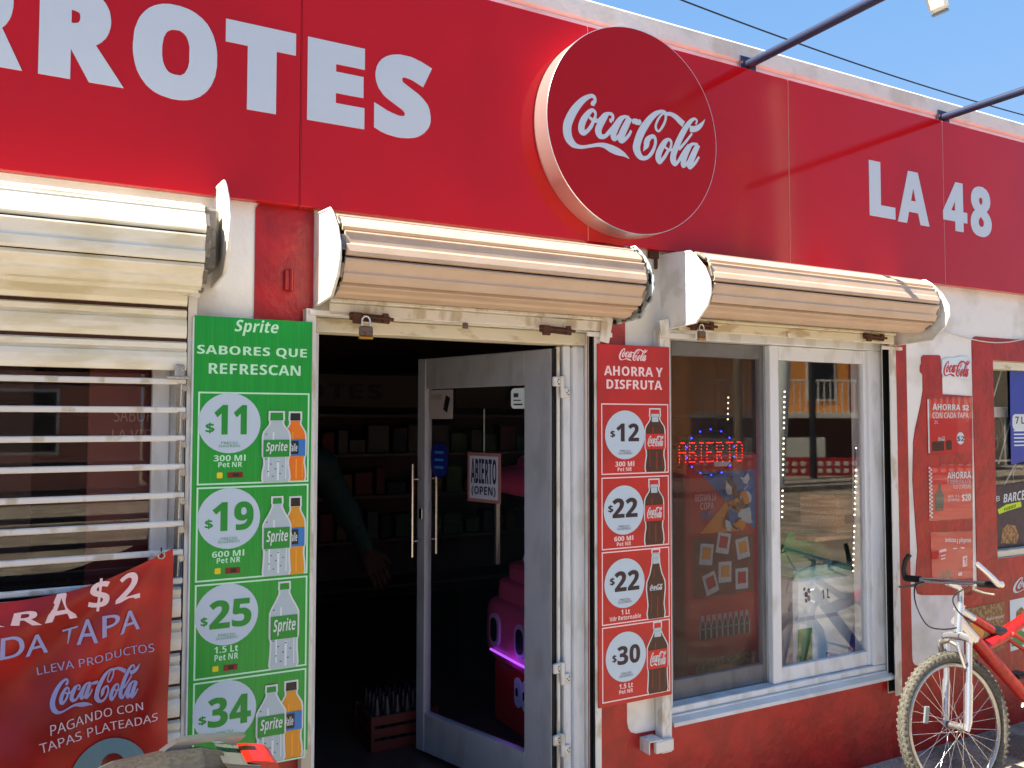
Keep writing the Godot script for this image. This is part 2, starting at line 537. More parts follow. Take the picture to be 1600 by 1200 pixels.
# ---------------------------------------------------------------- the roller shutters
func roll_slats(t: Node3D, x0: float, x1: float, yc: float, zc: float, r: float, count: int, phase: float, m: Material) -> void:
	var wide := TAU * r / count
	var prof := [Vector2(-0.44, -0.004), Vector2(-0.445, 0.006), Vector2(-0.42, 0.0115), Vector2(-0.33, 0.0140), Vector2(-0.08, 0.0130), Vector2(-0.03, 0.0080), Vector2(0.02, 0.0065), Vector2(0.36, 0.0080), Vector2(0.39, 0.0110), Vector2(0.44, 0.0090), Vector2(0.45, -0.004)]
	var drum := Shape.new()
	drum.tube([Vector3(x0 + 0.01, yc, zc), Vector3(x1 - 0.01, yc, zc)], r - 0.030, 24)
	part(t, "drum", drum, M.rust)
	for k in count:
		var g := TAU * k / count + phase
		var out := Vector3(0, sin(g), cos(g))
		var along := Vector3(0, cos(g), -sin(g))
		var poly := []
		for q in prof:
			poly.append(Vector2(q.x * wide, q.y))
		var s := Shape.new()
		var slip := rng.randf_range(-0.004, 0.004)
		s.prism(poly, x0 + slip, x1 + slip * 0.7, Transform3D(Basis(along, out, Vector3.RIGHT), Vector3(0, yc, zc) + out * (r - 0.010)))
		part(t, "slat", s, m)
		# end lock riveted to each slat end
		s = Shape.new()
		var b := Basis(along, out, Vector3.RIGHT)
		for x in [x0 - 0.006, x1 + 0.006]:
			s = Shape.new()
			s.box(Vector3(x, yc, zc) + out * (r - 0.004), Vector3(wide * 0.55, 0.012, 0.014), b, 0.002)
			part(t, "end_lock", s, M.dirty_steel)

func end_plate(t: Node3D, x: float, label := "", grow := 1.0, up := 0.0, m: Material = null) -> void:
	var p := [Vector2(0.0, 2.488), Vector2(0.20, 2.468), Vector2(0.232, 2.445), Vector2(0.290, 2.385), Vector2(0.322, 2.325), Vector2(0.326, 2.275), Vector2(0.305, 2.225), Vector2(0.235, 2.162), Vector2(0.0, 2.150)]
	for i in p.size():
		p[i] = Vector2(p[i].x * grow, 2.31 + up + (p[i].y - 2.31) * grow)
	var s := Shape.new()
	var xf := Transform3D(Basis(Vector3.BACK, Vector3.UP, Vector3.RIGHT), Vector3.ZERO)
	s.prism(p, x - 0.003, x + 0.003, xf)
	var edge := []
	for q in p:
		edge.append(Vector3(x, q.y, q.x))
	s.tube(edge, 0.006, 6)
	part(t, "end_plate", s, m if m else M.shutter_white, label)

# a guide rail: a channel that is open towards +x (side 1) or -x (side -1)
func guide_rail(t: Node3D, x0: float, x1: float, y0: float, y1: float, side: float, called := "guide_rail") -> void:
	var s := Shape.new()
	s.span(Vector3(x0, y0, 0.046), Vector3(x1, y1, 0.052), 0.002)
	s.span(Vector3(x0, y0, 0.002), Vector3(x1, y1, 0.007), 0.002)
	var xe := x0 if side > 0 else x1
	s.span(Vector3(xe, y0, 0.0072), Vector3(xe + 0.005 * side, y1, 0.0458), 0.0)
	var rail := part(t, called, s, M.rail_white)
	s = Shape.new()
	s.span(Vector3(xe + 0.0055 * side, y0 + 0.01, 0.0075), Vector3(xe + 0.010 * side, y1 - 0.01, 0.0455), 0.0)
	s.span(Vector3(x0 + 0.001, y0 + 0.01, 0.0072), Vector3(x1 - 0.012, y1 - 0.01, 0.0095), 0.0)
	part(rail, "slot_shade_liner", s, M.black_rubber)  # black strips put the shade inside the open channel into the colour

func rounded_bar(s: Shape, a: Vector3, b: Vector3, h: float) -> void:
	s.box((a + b) * 0.5, Vector3(absf(b.x - a.x), h, h), Basis(), h * 0.3)

func latch(t: Node3D, at: Vector3, m: Material) -> void:
	var s := Shape.new()
	s.box(at, Vector3(0.15, 0.028, 0.012), Basis(Vector3.BACK, -0.05), 0.003)
	s.box(at + Vector3(-0.05, -0.004, 0.012), Vector3(0.035, 0.040, 0.014), Basis(), 0.004)
	s.box(at + Vector3(0.055, 0.002, 0.010), Vector3(0.022, 0.034, 0.012), Basis(), 0.003)
	s.tube([at + Vector3(-0.08, 0.006, 0.012), at + Vector3(0.085, -0.002, 0.012)], 0.006, 8)
	part(t, "latch", s, m)

func padlock(at: Vector3, label: String, size := 1.0) -> void:
	var t := thing("padlock", label, "padlock", at, "padlocks hanging on the shutter latches")
	var s := Shape.new()
	s.box(Vector3(0, -0.034, 0) * size, Vector3(0.048, 0.036, 0.020) * size, Basis(), 0.004)
	part(t, "lock_body", s, M.old_steel)
	s = Shape.new()
	s.box(Vector3(0, -0.0575, 0) * size, Vector3(0.050, 0.010, 0.022) * size, Basis(), 0.002)
	part(t, "brass_foot", s, M.brass)
	s = Shape.new()
	var p := []
	for k in 13:
		var g := PI * k / 12.0
		p.append(Vector3(cos(g) * 0.015, 0.004 + sin(g) * 0.016, 0) * size)
	p.push_front(Vector3(0.015, -0.018, 0) * size)
	p.append(Vector3(-0.015, -0.018, 0) * size)
	s.tube(p, 0.0042 * size, 8)
	part(t, "shackle", s, M.chrome)

func hinge(parent: Node3D, at: Vector3, turn: float) -> void:
	var s := Shape.new()
	s.box(at + Vector3(-0.004, 0.016, 0), Vector3(0.046, 0.040, 0.016), Basis(Vector3.UP, turn), 0.005)
	s.box(at + Vector3(0.034, -0.030, 0.004), Vector3(0.038, 0.040, 0.016), Basis(), 0.005)
	s.tube([at + Vector3(0.018, -0.052, 0.006), at + Vector3(0.018, 0.038, 0.006)], 0.010, 10)
	var h := part(parent, "hinge", s, M.rail_white)
	s = Shape.new()
	for k in [[-0.014, 0.026], [-0.002, 0.024], [-0.012, 0.008], [0.0, 0.006], [-0.007, 0.016]]:
		s.box(at + Vector3(k[0], k[1], 0.0085), Vector3(0.006, 0.006, 0.002), Basis(), 0.001)
	for k in [[0.046, -0.022], [0.044, -0.038], [0.038, -0.030]]:
		s.box(at + Vector3(k[0], k[1], 0.0125), Vector3(0.005, 0.005, 0.002), Basis(), 0.001)
	part(h, "screw", s, M.black_rubber)

# ---------------------------------------------------------------- the scene
func _ready() -> void:
	rng.seed = 48
	var cam := Camera3D.new()
	cam.name = "camera"
	cam.fov = 49.718
	cam.position = Vector3(0, 1.75, 2.9365)
	cam.rotation = Vector3(deg_to_rad(2.49), deg_to_rad(-28.05), deg_to_rad(0.06))
	cam.far = 600.0
	cam.near = 0.05
	add_child(cam)
	cam.current = true

	var env := Environment.new()
	var sky_mat := ProceduralSkyMaterial.new()
	sky_mat.sky_top_color = Color(0.335, 0.50, 0.69)
	sky_mat.sky_horizon_color = Color(0.60, 0.70, 0.80)
	sky_mat.sky_curve = 0.16
	sky_mat.ground_bottom_color = Color(0.42, 0.36, 0.30)
	sky_mat.ground_horizon_color = Color(0.56, 0.66, 0.74)
	sky_mat.sky_energy_multiplier = 0.76
	var sky := Sky.new()
	sky.sky_material = sky_mat
	env.background_mode = Environment.BG_SKY
	env.sky = sky
	env.tonemap_mode = Environment.TONE_MAPPER_LINEAR
	env.tonemap_exposure = 3.75
	env.sdfgi_enabled = true
	env.ssao_enabled = true
	env.ssil_enabled = true
	var we := WorldEnvironment.new()
	we.name = "world_environment"
	we.environment = env
	add_child(we)

	var sun := DirectionalLight3D.new()
	sun.name = "sun"
	sun.light_color = Color(1.0, 0.95, 0.86)
	sun.light_energy = 1.6
	sun.light_angular_distance = 0.5
	sun.shadow_enabled = true
	add_child(sun)
	sun.look_at_from_position(Vector3.ZERO, Vector3(0.72, -1.0, 0.02), Vector3.BACK)

	materials()
	ground()
	building()
	shutters()
	fascia()
	signs()
	right_wall()
	street_things()
	interior()
	across_the_street()

func materials() -> void:
	var stains := noise(0.006, 3, Color(0.92, 0.91, 0.89), Color(1, 1, 1), 0.25, 0.5, 5)
	var fine := noise(0.05, 5, Color(0.86, 0.85, 0.83), Color(1, 1, 1), 0.3, 0.7, 3)
	var grime := noise(0.012, 8, Color(0.86, 0.82, 0.75), Color(1, 1, 1), 0.20, 0.40, 5)
	var patch := noise(0.01, 11, Color(0.88, 0.86, 0.85), Color(1, 1, 1), 0.3, 0.7, 6)
	var plaster := bumps(0.03, 7, 3.0, 5)
	var grit := bumps(0.12, 9, 5.0, 4)
	mat("wall_white", Color(0.90, 0.90, 0.89), 0.62, 0.0, stains, Vector3(0.7, 0.7, 0.7), plaster, 0.35)
	mat("wall_red", Color(0.68, 0.105, 0.095), 0.45, 0.0, patch, Vector3(0.9, 0.9, 0.9), plaster, 0.45)
	mat("stripe_red", Color(0.66, 0.060, 0.075), 0.38, 0.0, patch, Vector3(1.1, 1.1, 1.1), plaster, 0.35)
	mat("coping", Color(0.86, 0.86, 0.85), 0.7, 0.0, stains, Vector3(0.8, 0.8, 0.8), plaster, 0.5)
	mat("fascia_red", Color(0.745, 0.048, 0.082), 0.08, 0.0, noise(0.004, 21, Color(0.95, 0.95, 0.95), Color(1, 1, 1), 0.3, 0.7, 3), Vector3(0.4, 0.4, 0.4))
	M.fascia_red.metallic_specular = 0.39
	mat("disc_red", Color(0.66, 0.028, 0.055), 0.16)
	M.disc_red.metallic_specular = 0.34
	mat("vinyl_white", Color(0.76, 0.81, 0.87), 0.35)
	mat("aluminium", Color(0.88, 0.87, 0.86), 0.30, 0.82)
	mat("seam_faint", Color(0.62, 0.10, 0.13), 0.4)
	mat("seam_light", Color(0.82, 0.55, 0.54), 0.4)
	mat("shutter_white", Color(0.90, 0.90, 0.89), 0.45, 0.0, stains, Vector3(1.7, 1.7, 1.7))
	mat("peeling", Color(0.74, 0.77, 0.78), 0.5, 0.1, noise(0.016, 17, Color(0.25, 0.26, 0.28), Color(1, 1, 1), 0.33, 0.40, 5), Vector3(2.5, 2.5, 2.5))
	mat("shutter_cream", Color(0.76, 0.675, 0.60), 0.42, 0.0, noise(0.012, 31, Color(0.965, 0.955, 0.94), Color(1, 1, 1), 0.3, 0.6, 5), Vector3(0.7, 2.0, 2.0))
	mat("shutter_pale", Color(0.89, 0.89, 0.85), 0.45, 0.0, noise(0.012, 33, Color(0.93, 0.915, 0.86), Color(1, 1, 1), 0.22, 0.5, 6), Vector3(0.7, 2.0, 2.0))
	mat("rail_white", Color(0.84, 0.84, 0.83), 0.5, 0.0, grime, Vector3(1.5, 0.6, 1.5))
	mat("lintel_cream", Color(0.84, 0.82, 0.74), 0.5, 0.0, grime, Vector3(0.8, 2.0, 2.0))
	mat("frame_white", Color(0.84, 0.86, 0.88), 0.38, 0.0, stains, Vector3(2.0, 0.7, 2.0))
	mat("door_grey", Color(0.58, 0.60, 0.65), 0.35, 0.0, stains, Vector3(2.0, 0.7, 2.0))
	mat("dirty_steel", Color(0.50, 0.48, 0.46), 0.5, 0.6, grime, Vector3(6, 6, 6))
	mat("old_steel", Color(0.42, 0.36, 0.33), 0.5, 0.5, grime, Vector3(6, 6, 6))
	mat("rust", Color(0.32, 0.20, 0.15), 0.8, 0.1, grime, Vector3(8, 8, 8), grit, 0.6)
	mat("brass", Color(0.75, 0.55, 0.22), 0.35, 0.9)
	mat("chrome", Color(0.82, 0.82, 0.83), 0.16, 1.0)
	mat("fork_silver", Color(0.82, 0.83, 0.86), 0.24, 0.85)
	mat("silver", Color(0.74, 0.74, 0.74), 0.34, 0.85, fine, Vector3(4, 4, 4))
	mat("polished", Color(0.52, 0.53, 0.55), 0.28, 0.85)
	mat("black_rubber", Color(0.045, 0.045, 0.05), 0.7)
	mat("dark_plastic", Color(0.09, 0.09, 0.10), 0.45)
	glass("window_glass", Color(0.30, 0.34, 0.34), 0.02)
	mat("dark_film", Color(0.05, 0.04, 0.05), 0.3)
	mat("sign_green", Color(0.02, 0.61, 0.20), 0.32, 0.0, noise(0.02, 41, Color(0.90, 0.93, 0.90), Color(1, 1, 1), 0.3, 0.7, 3), Vector3(14, 0.25, 14), bumps(0.03, 43, 4.0, 2), 0.25)
	mat("sign_red", Color(0.72, 0.055, 0.085), 0.35, 0.0, noise(0.008, 42, Color(0.92, 0.92, 0.92), Color(1, 1, 1), 0.3, 0.7, 3), Vector3(0.8, 0.8, 0.8))
	mat("print_white", Color(0.80, 0.84, 0.86), 0.4)
	mat("print_disc", Color(0.71, 0.79, 0.86), 0.4)
	mat("print_ink", Color(0.16, 0.07, 0.13), 0.5)
	mat("print_leaf", Color(0.03, 0.54, 0.17), 0.4)
	mat("print_lime_white", Color(0.72, 0.92, 0.80), 0.4)
	mat("print_clear", Color(0.66, 0.74, 0.78), 0.35)
	mat("print_pale", Color(0.82, 0.88, 0.92), 0.35)
	mat("print_slate", Color(0.16, 0.22, 0.24), 0.4)
	mat("print_orange", Color(0.88, 0.45, 0.06), 0.35)
	mat("print_gold", Color(0.82, 0.56, 0.10), 0.35)
	mat("print_amber", Color(0.93, 0.60, 0.16), 0.35)
	mat("print_black", Color(0.05, 0.08, 0.07), 0.4)
	mat("print_blue", Color(0.16, 0.45, 0.74), 0.4)
	mat("print_cola", Color(0.20, 0.03, 0.025), 0.3)
	mat("print_brown", Color(0.45, 0.10, 0.06), 0.3)
	mat("print_red", Color(0.76, 0.05, 0.08), 0.4)
	mat("print_pink", Color(0.92, 0.80, 0.82), 0.4)
	mat("print_yellow", Color(0.85, 0.80, 0.10), 0.4)
	mat("print_tan", Color(0.66, 0.52, 0.34), 0.5, 0.0, noise(0.02, 51, Color(0.72, 0.62, 0.52), Color(1, 1, 1), 0.3, 0.7, 4), Vector3(3, 3, 3))
	mat("print_mauve", Color(0.62, 0.62, 0.80), 0.45)
	mat("cloth_red", Color(0.70, 0.080, 0.052), 0.42, 0.0, noise(0.006, 61, Color(0.80, 0.72, 0.74), Color(1, 1, 1), 0.3, 0.7, 4), Vector3(1.0, 1.0, 1.0))
	M.cloth_red.backlight_enabled = true
	M.cloth_red.backlight = Color(0.12, 0.02, 0.02)
	mat("print_steel", Color(0.42, 0.54, 0.56), 0.5)
	mat("concrete", Color(0.66, 0.62, 0.56), 0.85, 0.0, noise(0.01, 71, Color(0.74, 0.72, 0.70), Color(1, 1, 1), 0.3, 0.7, 6), Vector3(0.5, 0.5, 0.5), grit, 0.8)
	mat("road", Color(0.62, 0.57, 0.50), 0.9, 0.0, noise(0.01, 73, Color(0.78, 0.76, 0.74), Color(1, 1, 1), 0.3, 0.7, 6), Vector3(0.2, 0.2, 0.2), grit, 0.8)
	mat("dirt", Color(0.60, 0.54, 0.46), 0.95, 0.0, noise(0.01, 75, Color(0.7, 0.68, 0.66), Color(1, 1, 1), 0.3, 0.7, 6), Vector3(0.1, 0.1, 0.1))
	mat("pole_blue", Color(0.16, 0.20, 0.32), 0.45, 0.2)
	mat("wire_black", Color(0.06, 0.07, 0.10), 0.6)
	mat("wire_white", Color(0.80, 0.80, 0.78), 0.5)
	mat("lamp_white", Color(0.88, 0.90, 0.88), 0.4)
	mat("lamp_lens", Color(0.42, 0.47, 0.50), 0.2)
	mat("tyre", Color(0.375, 0.372, 0.352), 0.92, 0.0, noise(0.02, 81, Color(0.70, 0.68, 0.64), Color(1, 1, 1), 0.3, 0.6, 4), Vector3(5, 5, 5), grit, 1.0)
	mat("bike_red", Color(0.70, 0.10, 0.08), 0.30, 0.0, noise(0.01, 83, Color(0.78, 0.72, 0.70), Color(1, 1, 1), 0.25, 0.5, 5), Vector3(4, 4, 4))
	mat("seat_grey", Color(0.21, 0.205, 0.20), 0.36, 0.0, noise(0.04, 85, Color(0.80, 0.79, 0.77), Color(1.0, 1.0, 1.0), 0.35, 0.70, 5), Vector3(3, 3, 3), grit, 0.15)
	mat("tail_red", Color(0.64, 0.08, 0.055), 0.15)
	mat("tail_clear", Color(0.33, 0.33, 0.325), 0.2)
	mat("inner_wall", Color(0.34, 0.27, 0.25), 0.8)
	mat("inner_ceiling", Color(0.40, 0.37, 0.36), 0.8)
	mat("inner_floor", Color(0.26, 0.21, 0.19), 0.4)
	mat("shelf_metal", Color(0.34, 0.30, 0.30), 0.5, 0.2)
	mat("box_card", Color(0.74, 0.53, 0.34), 0.8, 0.0, fine, Vector3(3, 3, 3))
	mat("claw_pink", Color(0.80, 0.30, 0.49), 0.35)
	mat("claw_red", Color(0.70, 0.10, 0.12), 0.4)
	glow("purple_tube", Color(0.62, 0.30, 1.0), 0.5)
	glow("led_red", Color(1.0, 0.12, 0.10), 6.0)
	glow("led_blue", Color(0.15, 0.2, 1.0), 5.0)
	glow("led_white", Color(1.0, 0.93, 0.80), 1.3)
	mat("sleeve_green", Color(0.13, 0.20, 0.17), 0.85)
	mat("skin", Color(0.50, 0.33, 0.25), 0.6)

func ground() -> void:
	var s := Shape.new()
	s.quad(Vector3(-250, -0.30, -250), Vector3(250, -0.30, -250), Vector3(250, -0.30, 250), Vector3(-250, -0.30, 250), Vector3.UP)
	struct("ground", s, M.dirt)
	s = Shape.new()
	s.quad(Vector3(-80, -0.14, 3.5), Vector3(80, -0.14, 3.5), Vector3(80, -0.14, 12.8), Vector3(-80, -0.14, 12.8), Vector3.UP)
	struct("road", s, M.road)
	s = Shape.new()
	s.span(Vector3(-80, -0.30, 0.0), Vector3(80, -0.004, 3.5), 0.0)
	var walk := struct("pavement", s, M.dirt)
	var x := -4.9
	var slabs := []
	while x < 9.0:
		for k in 3:
			s = Shape.new()
			s.box(Vector3(x + 0.6, -0.03 + rng.randf_range(-0.003, 0.002), 0.57 + k * 1.15), Vector3(1.188, 0.06, 1.138), Basis(), 0.006)
			part(walk, "paving_slab", s, M.concrete)
		x += 1.2
	s = Shape.new()
	s.span(Vector3(-80, -0.30, 12.8), Vector3(80, 0.0, 16.4), 0.0)
	struct("opposite_pavement", s, M.concrete)

func wall_pieces(s: Shape, xs: Array, holes: Array, top: float, z0: float, z1: float) -> void:
	for i in xs.size() - 1:
		var hole = null
		for h in holes:
			if xs[i] >= h[0] - 0.001 and xs[i + 1] <= h[1] + 0.001:
				hole = h
		if hole == null:
			s.span(Vector3(xs[i], -0.25, z0), Vector3(xs[i + 1], top, z1))
		else:
			if hole[2] > -0.2:
				s.span(Vector3(xs[i], -0.25, z0), Vector3(xs[i + 1], hole[2], z1))
			s.span(Vector3(xs[i], hole[3], z0), Vector3(xs[i + 1], top, z1))

func sheet(t: Node3D, poly: Array, m: Material, called := "painted_panel", z := 0.0, thick := 0.004) -> MeshInstance3D:
	var s := Shape.new()
	s.prism(poly, z, z + thick)
	return part(t, called, s, m)

func building() -> void:
	var t := thing("corner_shop", "single storey grocery shop with white walls, red painted base and three shuttered openings", "shop")
	var s := Shape.new()
	var xs := [-3.0, -1.4, 0.34, 0.757, 1.925, 2.345, 3.80, 4.735, 6.3, 8.2]
	wall_pieces(s, xs, [[-1.4, 0.34, 0.9, 2.16], [0.757, 1.925, -0.25, 2.12], [2.345, 3.80, 0.45, 2.165], [4.735, 6.3, 0.955, 2.10]], 3.46, -0.18, 0.0)
	part(t, "facade_wall", s, M.wall_white)
	s = Shape.new()
	s.span(Vector3(-3.0, 3.462, -0.20), Vector3(8.2, 3.562, 0.012), 0.012)
	part(t, "parapet_coping", s, M.coping)
	# roof, side and back walls, floor
	s = Shape.new()
	s.span(Vector3(-3.0, 2.78, -6.2), Vector3(8.2, 2.95, -0.182))
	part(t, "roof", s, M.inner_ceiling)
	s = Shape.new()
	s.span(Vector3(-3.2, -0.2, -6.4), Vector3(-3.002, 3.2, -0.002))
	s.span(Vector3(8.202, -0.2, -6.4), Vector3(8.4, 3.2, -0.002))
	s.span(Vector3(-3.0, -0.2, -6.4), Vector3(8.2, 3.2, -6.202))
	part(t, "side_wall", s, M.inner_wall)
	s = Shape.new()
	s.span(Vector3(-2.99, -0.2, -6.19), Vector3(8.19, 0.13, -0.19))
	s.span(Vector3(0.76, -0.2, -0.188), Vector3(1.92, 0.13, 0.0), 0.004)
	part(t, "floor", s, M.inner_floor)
	# red paint on the facade
	var xa: float = 0.553
	sheet(t, rounded(xa, -0.01, 0.757, 2.509, [0.035, 0, 0, 0]), M.stripe_red, "painted_stripe")
	var xb: float = 2.119
	sheet(t, rounded(1.925, -0.01, xb, 2.50, [0, 0, 0, 0]), M.stripe_red, "painted_stripe")
	var yb: float = 0.405
	sheet(t, [Vector2(xb + 0.0005, -0.01), Vector2(2.345, -0.01), Vector2(2.345, yb), Vector2(2.325, yb), Vector2(xb + 0.05, yb + 0.004), Vector2(xb + 0.02, yb + 0.015), Vector2(xb + 0.006, yb + 0.035), Vector2(xb + 0.0005, yb + 0.06)], M.wall_red, "painted_base")
	sheet(t, rounded(2.3455, -0.01, 3.80, 0.443, [0, 0, 0, 0]), M.wall_red, "painted_base")
	var xd: float = 3.97
	sheet(t, rounded(3.8005, -0.01, xd, 2.214, [0.02, 0.02, 0, 0]), M.stripe_red, "painted_stripe")
	var ye: float = 0.444
	var xe: float = 4.414
	sheet(t, [Vector2(xd + 0.0005, -0.01), Vector2(xe, -0.01), Vector2(xe, ye), Vector2(xd + 0.05, ye), Vector2(xd + 0.02, ye + 0.008), Vector2(xd + 0.004, ye + 0.028), Vector2(xd + 0.0005, ye + 0.06)], M.wall_red, "painted_base")
	var ytop: float = 2.233
	var xf: float = 4.542
	sheet(t, rounded(xf, 0.955, 4.735, ytop, [0.04, 0, 0, 0]), M.stripe_red, "painted_surround")
	sheet(t, rounded(4.7355, 2.10, 6.3, ytop, [0, 0, 0, 0]), M.stripe_red, "painted_surround")
	sheet(t, rounded(6.3005, 0.955, 6.5, ytop, [0, 0.04, 0, 0]), M.stripe_red, "painted_surround")
	sheet(t, [Vector2(xe + 0.0005, -0.01), Vector2(8.19, -0.01), Vector2(8.19, 0.9545), Vector2(xf, 0.9545), Vector2(xf, 0.788), Vector2(xe + 0.04, 0.792), Vector2(xe + 0.0005, 0.759)], M.wall_red, "painted_base")
	# the red bottle painted on the white panel
	sheet(t, [Vector2(4.096, 2.096), Vector2(4.113, 2.107), Vector2(4.25, 2.112), Vector2(4.26, 2.102), Vector2(4.262, 2.052), Vector2(4.269, 2.031), Vector2(4.27, 1.896), Vector2(4.533, 1.889), Vector2(4.501, 0.798), Vector2(4.485, 0.771), Vector2(4.056, 0.813), Vector2(4.025, 0.822), Vector2(4.005, 0.868), Vector2(4.032, 1.053), Vector2(4.02, 1.19), Vector2(4.004, 1.424), Vector2(4.016, 1.636), Vector2(4.036, 1.712), Vector2(4.083, 1.837), Vector2(4.104, 1.914), Vector2(4.104, 2.001), Vector2(4.083, 2.015), Vector2(4.084, 2.046), Vector2(4.095, 2.06)], M.stripe_red, "painted_bottle")
	# small leftover brackets on the front
	s = Shape.new()
	s.box(Vector3(2.268, 2.483, 0.012), Vector3(0.05, 0.035, 0.022), Basis(), 0.003)
	s.box(Vector3(2.282, 2.45, 0.012), Vector3(0.014, 0.06, 0.014), Basis(), 0.003)
	part(t, "leftover_bracket", s, M.rust)
	s = Shape.new()
	s.box(Vector3(0.67, 2.24, 0.012), Vector3(0.032, 0.075, 0.014), Basis(), 0.004)
	s.tube([Vector3(0.676, 2.28, 0.022), Vector3(0.677, 2.201, 0.022)], 0.007, 8)
	part(t, "leftover_bracket", s, M.stripe_red)
	# shop window with two sliding leaves
	s = Shape.new()
	var wx0 := 2.347; var wx1 := 3.798
	s.span(Vector3(wx0, 2.118, -0.13), Vector3(wx1, 2.163, -0.012), 0.004)
	s.span(Vector3(wx0, 0.452, -0.13), Vector3(wx1, 0.482, -0.012), 0.003)
	s.span(Vector3(wx0, 0.483, -0.13), Vector3(wx0 + 0.035, 2.117, -0.014), 0.003)
	s.span(Vector3(3.691, 0.483, -0.13), Vector3(wx1, 2.117, -0.014), 0.003)
	var wf := part(t, "window_frame", s, M.frame_white)
	s = Shape.new()
	s.prism([Vector2(-0.012, 0.452), Vector2(0.030, 0.430), Vector2(0.034, 0.415), Vector2(0.006, 0.420), Vector2(-0.012, 0.44)], wx0 + 0.002, wx1 - 0.002, Transform3D(Basis(Vector3.BACK, Vector3.UP, Vector3.RIGHT), Vector3.ZERO))
	part(wf, "window_sill", s, M.coping)
	var lx0: float = 3.004; var lx1: float = 3.705
	s = Shape.new()
	s.span(Vector3(lx0, 0.484, -0.065), Vector3(lx0 + 0.058, 2.116, -0.030), 0.003)
	s.span(Vector3(lx1 - 0.036, 0.484, -0.065), Vector3(lx1, 2.116, -0.030), 0.003)
	s.span(Vector3(lx0 + 0.0585, 0.484, -0.064), Vector3(lx1 - 0.0365, 0.556, -0.032), 0.003)
	s.span(Vector3(lx0 + 0.0585, 2.046, -0.064), Vector3(lx1 - 0.0365, 2.116, -0.032), 0.003)
	var leaf := part(t, "sliding_leaf", s, M.frame_white)
	s = Shape.new()
	s.span(Vector3(lx0 + 0.056, 0.554, -0.050), Vector3(lx1 - 0.034, 2.048, -0.0498))
	part(leaf, "pane", s, M.window_glass)
	s = Shape.new()
	s.span(Vector3(wx0 + 0.036, 0.484, -0.110), Vector3(wx0 + 0.09, 2.116, -0.075), 0.003)
	s.span(Vector3(lx0 - 0.02, 0.484, -0.110), Vector3(lx0 + 0.035, 2.116, -0.075), 0.003)
	s.span(Vector3(wx0 + 0.0905, 0.484, -0.109), Vector3(lx0 - 0.0205, 0.572, -0.077), 0.003)
	s.span(Vector3(wx0 + 0.0905, 2.050, -0.109), Vector3(lx0 - 0.0205, 2.116, -0.077), 0.003)
	var back_leaf := part(t, "sliding_leaf", s, M.frame_white)
	s = Shape.new()
	s.span(Vector3(wx0 + 0.088, 0.570, -0.094), Vector3(lx0 - 0.018, 2.052, -0.0938))
	part(back_leaf, "pane", s, M.window_glass)
	s = Shape.new()
	s.span(Vector3(wx0 + 0.036, 0.484, -0.072), Vector3(lx0 - 0.001, 2.116, -0.0715))
	var mesh_mat := mat("insect_mesh", Color(0.16, 0.12, 0.12, 0.32), 0.9)
	mesh_mat.transparency = BaseMaterial3D.TRANSPARENCY_ALPHA
	part(back_leaf, "insect_screen", s, mesh_mat)
	# window behind the grille on the left
	s = Shape.new()
	var gx: float = 0.24
	s.span(Vector3(-1.398, 0.902, -0.12), Vector3(0.338, 0.95, -0.03), 0.003)
	s.span(Vector3(-1.398, 2.10, -0.12), Vector3(0.338, 2.158, -0.03), 0.003)
	s.span(Vector3(gx, 0.9505, -0.10), Vector3(gx + 0.052, 2.0995, -0.035), 0.003)
	s.span(Vector3(gx + 0.0525, 0.9505, -0.12), Vector3(0.338, 2.0995, -0.05), 0.003)
	s.span(Vector3(-0.62, 0.9505, -0.12), Vector3(-0.57, 2.0995, -0.04), 0.003)
	var gf := part(t, "window_frame", s, M.frame_white)
	s = Shape.new()
	s.span(Vector3(-1.39, 0.94, -0.078), Vector3(gx + 0.01, 2.11, -0.0778))
	part(gf, "pane", s, M.window_glass)
	# window at the right end
	s = Shape.new()
	s.span(Vector3(4.737, 2.052, -0.12), Vector3(6.298, 2.098, -0.012), 0.004)
	s.span(Vector3(4.737, 0.957, -0.12), Vector3(6.298, 0.995, -0.008), 0.004)
	s.span(Vector3(4.737, 0.9955, -0.12), Vector3(4.758, 2.0515, -0.03), 0.003)
	s.span(Vector3(6.27, 0.9955, -0.12), Vector3(6.298, 2.0515, -0.03), 0.003)
	s.span(Vector3(5.48, 0.9955, -0.12), Vector3(5.53, 2.0515, -0.04), 0.003)
	var rf := part(t, "window_frame", s, M.lintel_cream)
	s = Shape.new()
	s.span(Vector3(4.75, 0.99, -0.062), Vector3(6.28, 2.06, -0.0618))
	part(rf, "pane", s, M.window_glass)
	# door frame
	s = Shape.new()
	s.span(Vector3(0.759, 2.066, -0.10), Vector3(1.923, 2.118, -0.004), 0.004)
	part(t, "door_lintel", s, M.lintel_cream)
	s = Shape.new()
	s.span(Vector3(0.759, 0.131, -0.10), Vector3(0.783, 2.0655, -0.006), 0.004)
	part(t, "door_jamb", s, M.frame_white)
	s = Shape.new()
	s.span(Vector3(1.832, 0.131, -0.12), Vector3(1.868, 2.0655, -0.036), 0.006)
	s.span(Vector3(1.8685, 0.131, -0.12), Vector3(1.923, 2.0655, -0.012), 0.010)
	part(t, "door_jamb", s, M.frame_white)
	# the glass door, opened inwards
	s = Shape.new()
	var w := 0.90; var y0 := 0.150; var y1 := 2.052
	s.span(Vector3(-w, y0, -0.022), Vector3(-w + 0.062, y1, 0.022), 0.004)
	s.span(Vector3(-0.165, y0, -0.022), Vector3(-0.004, y1, 0.022), 0.004)
	s.span(Vector3(-w + 0.0625, y0, -0.020), Vector3(-0.1655, y0 + 0.185, 0.020), 0.004)
	s.span(Vector3(-w + 0.0625, y1 - 0.150, -0.020), Vector3(-0.1655, y1, 0.020), 0.004)
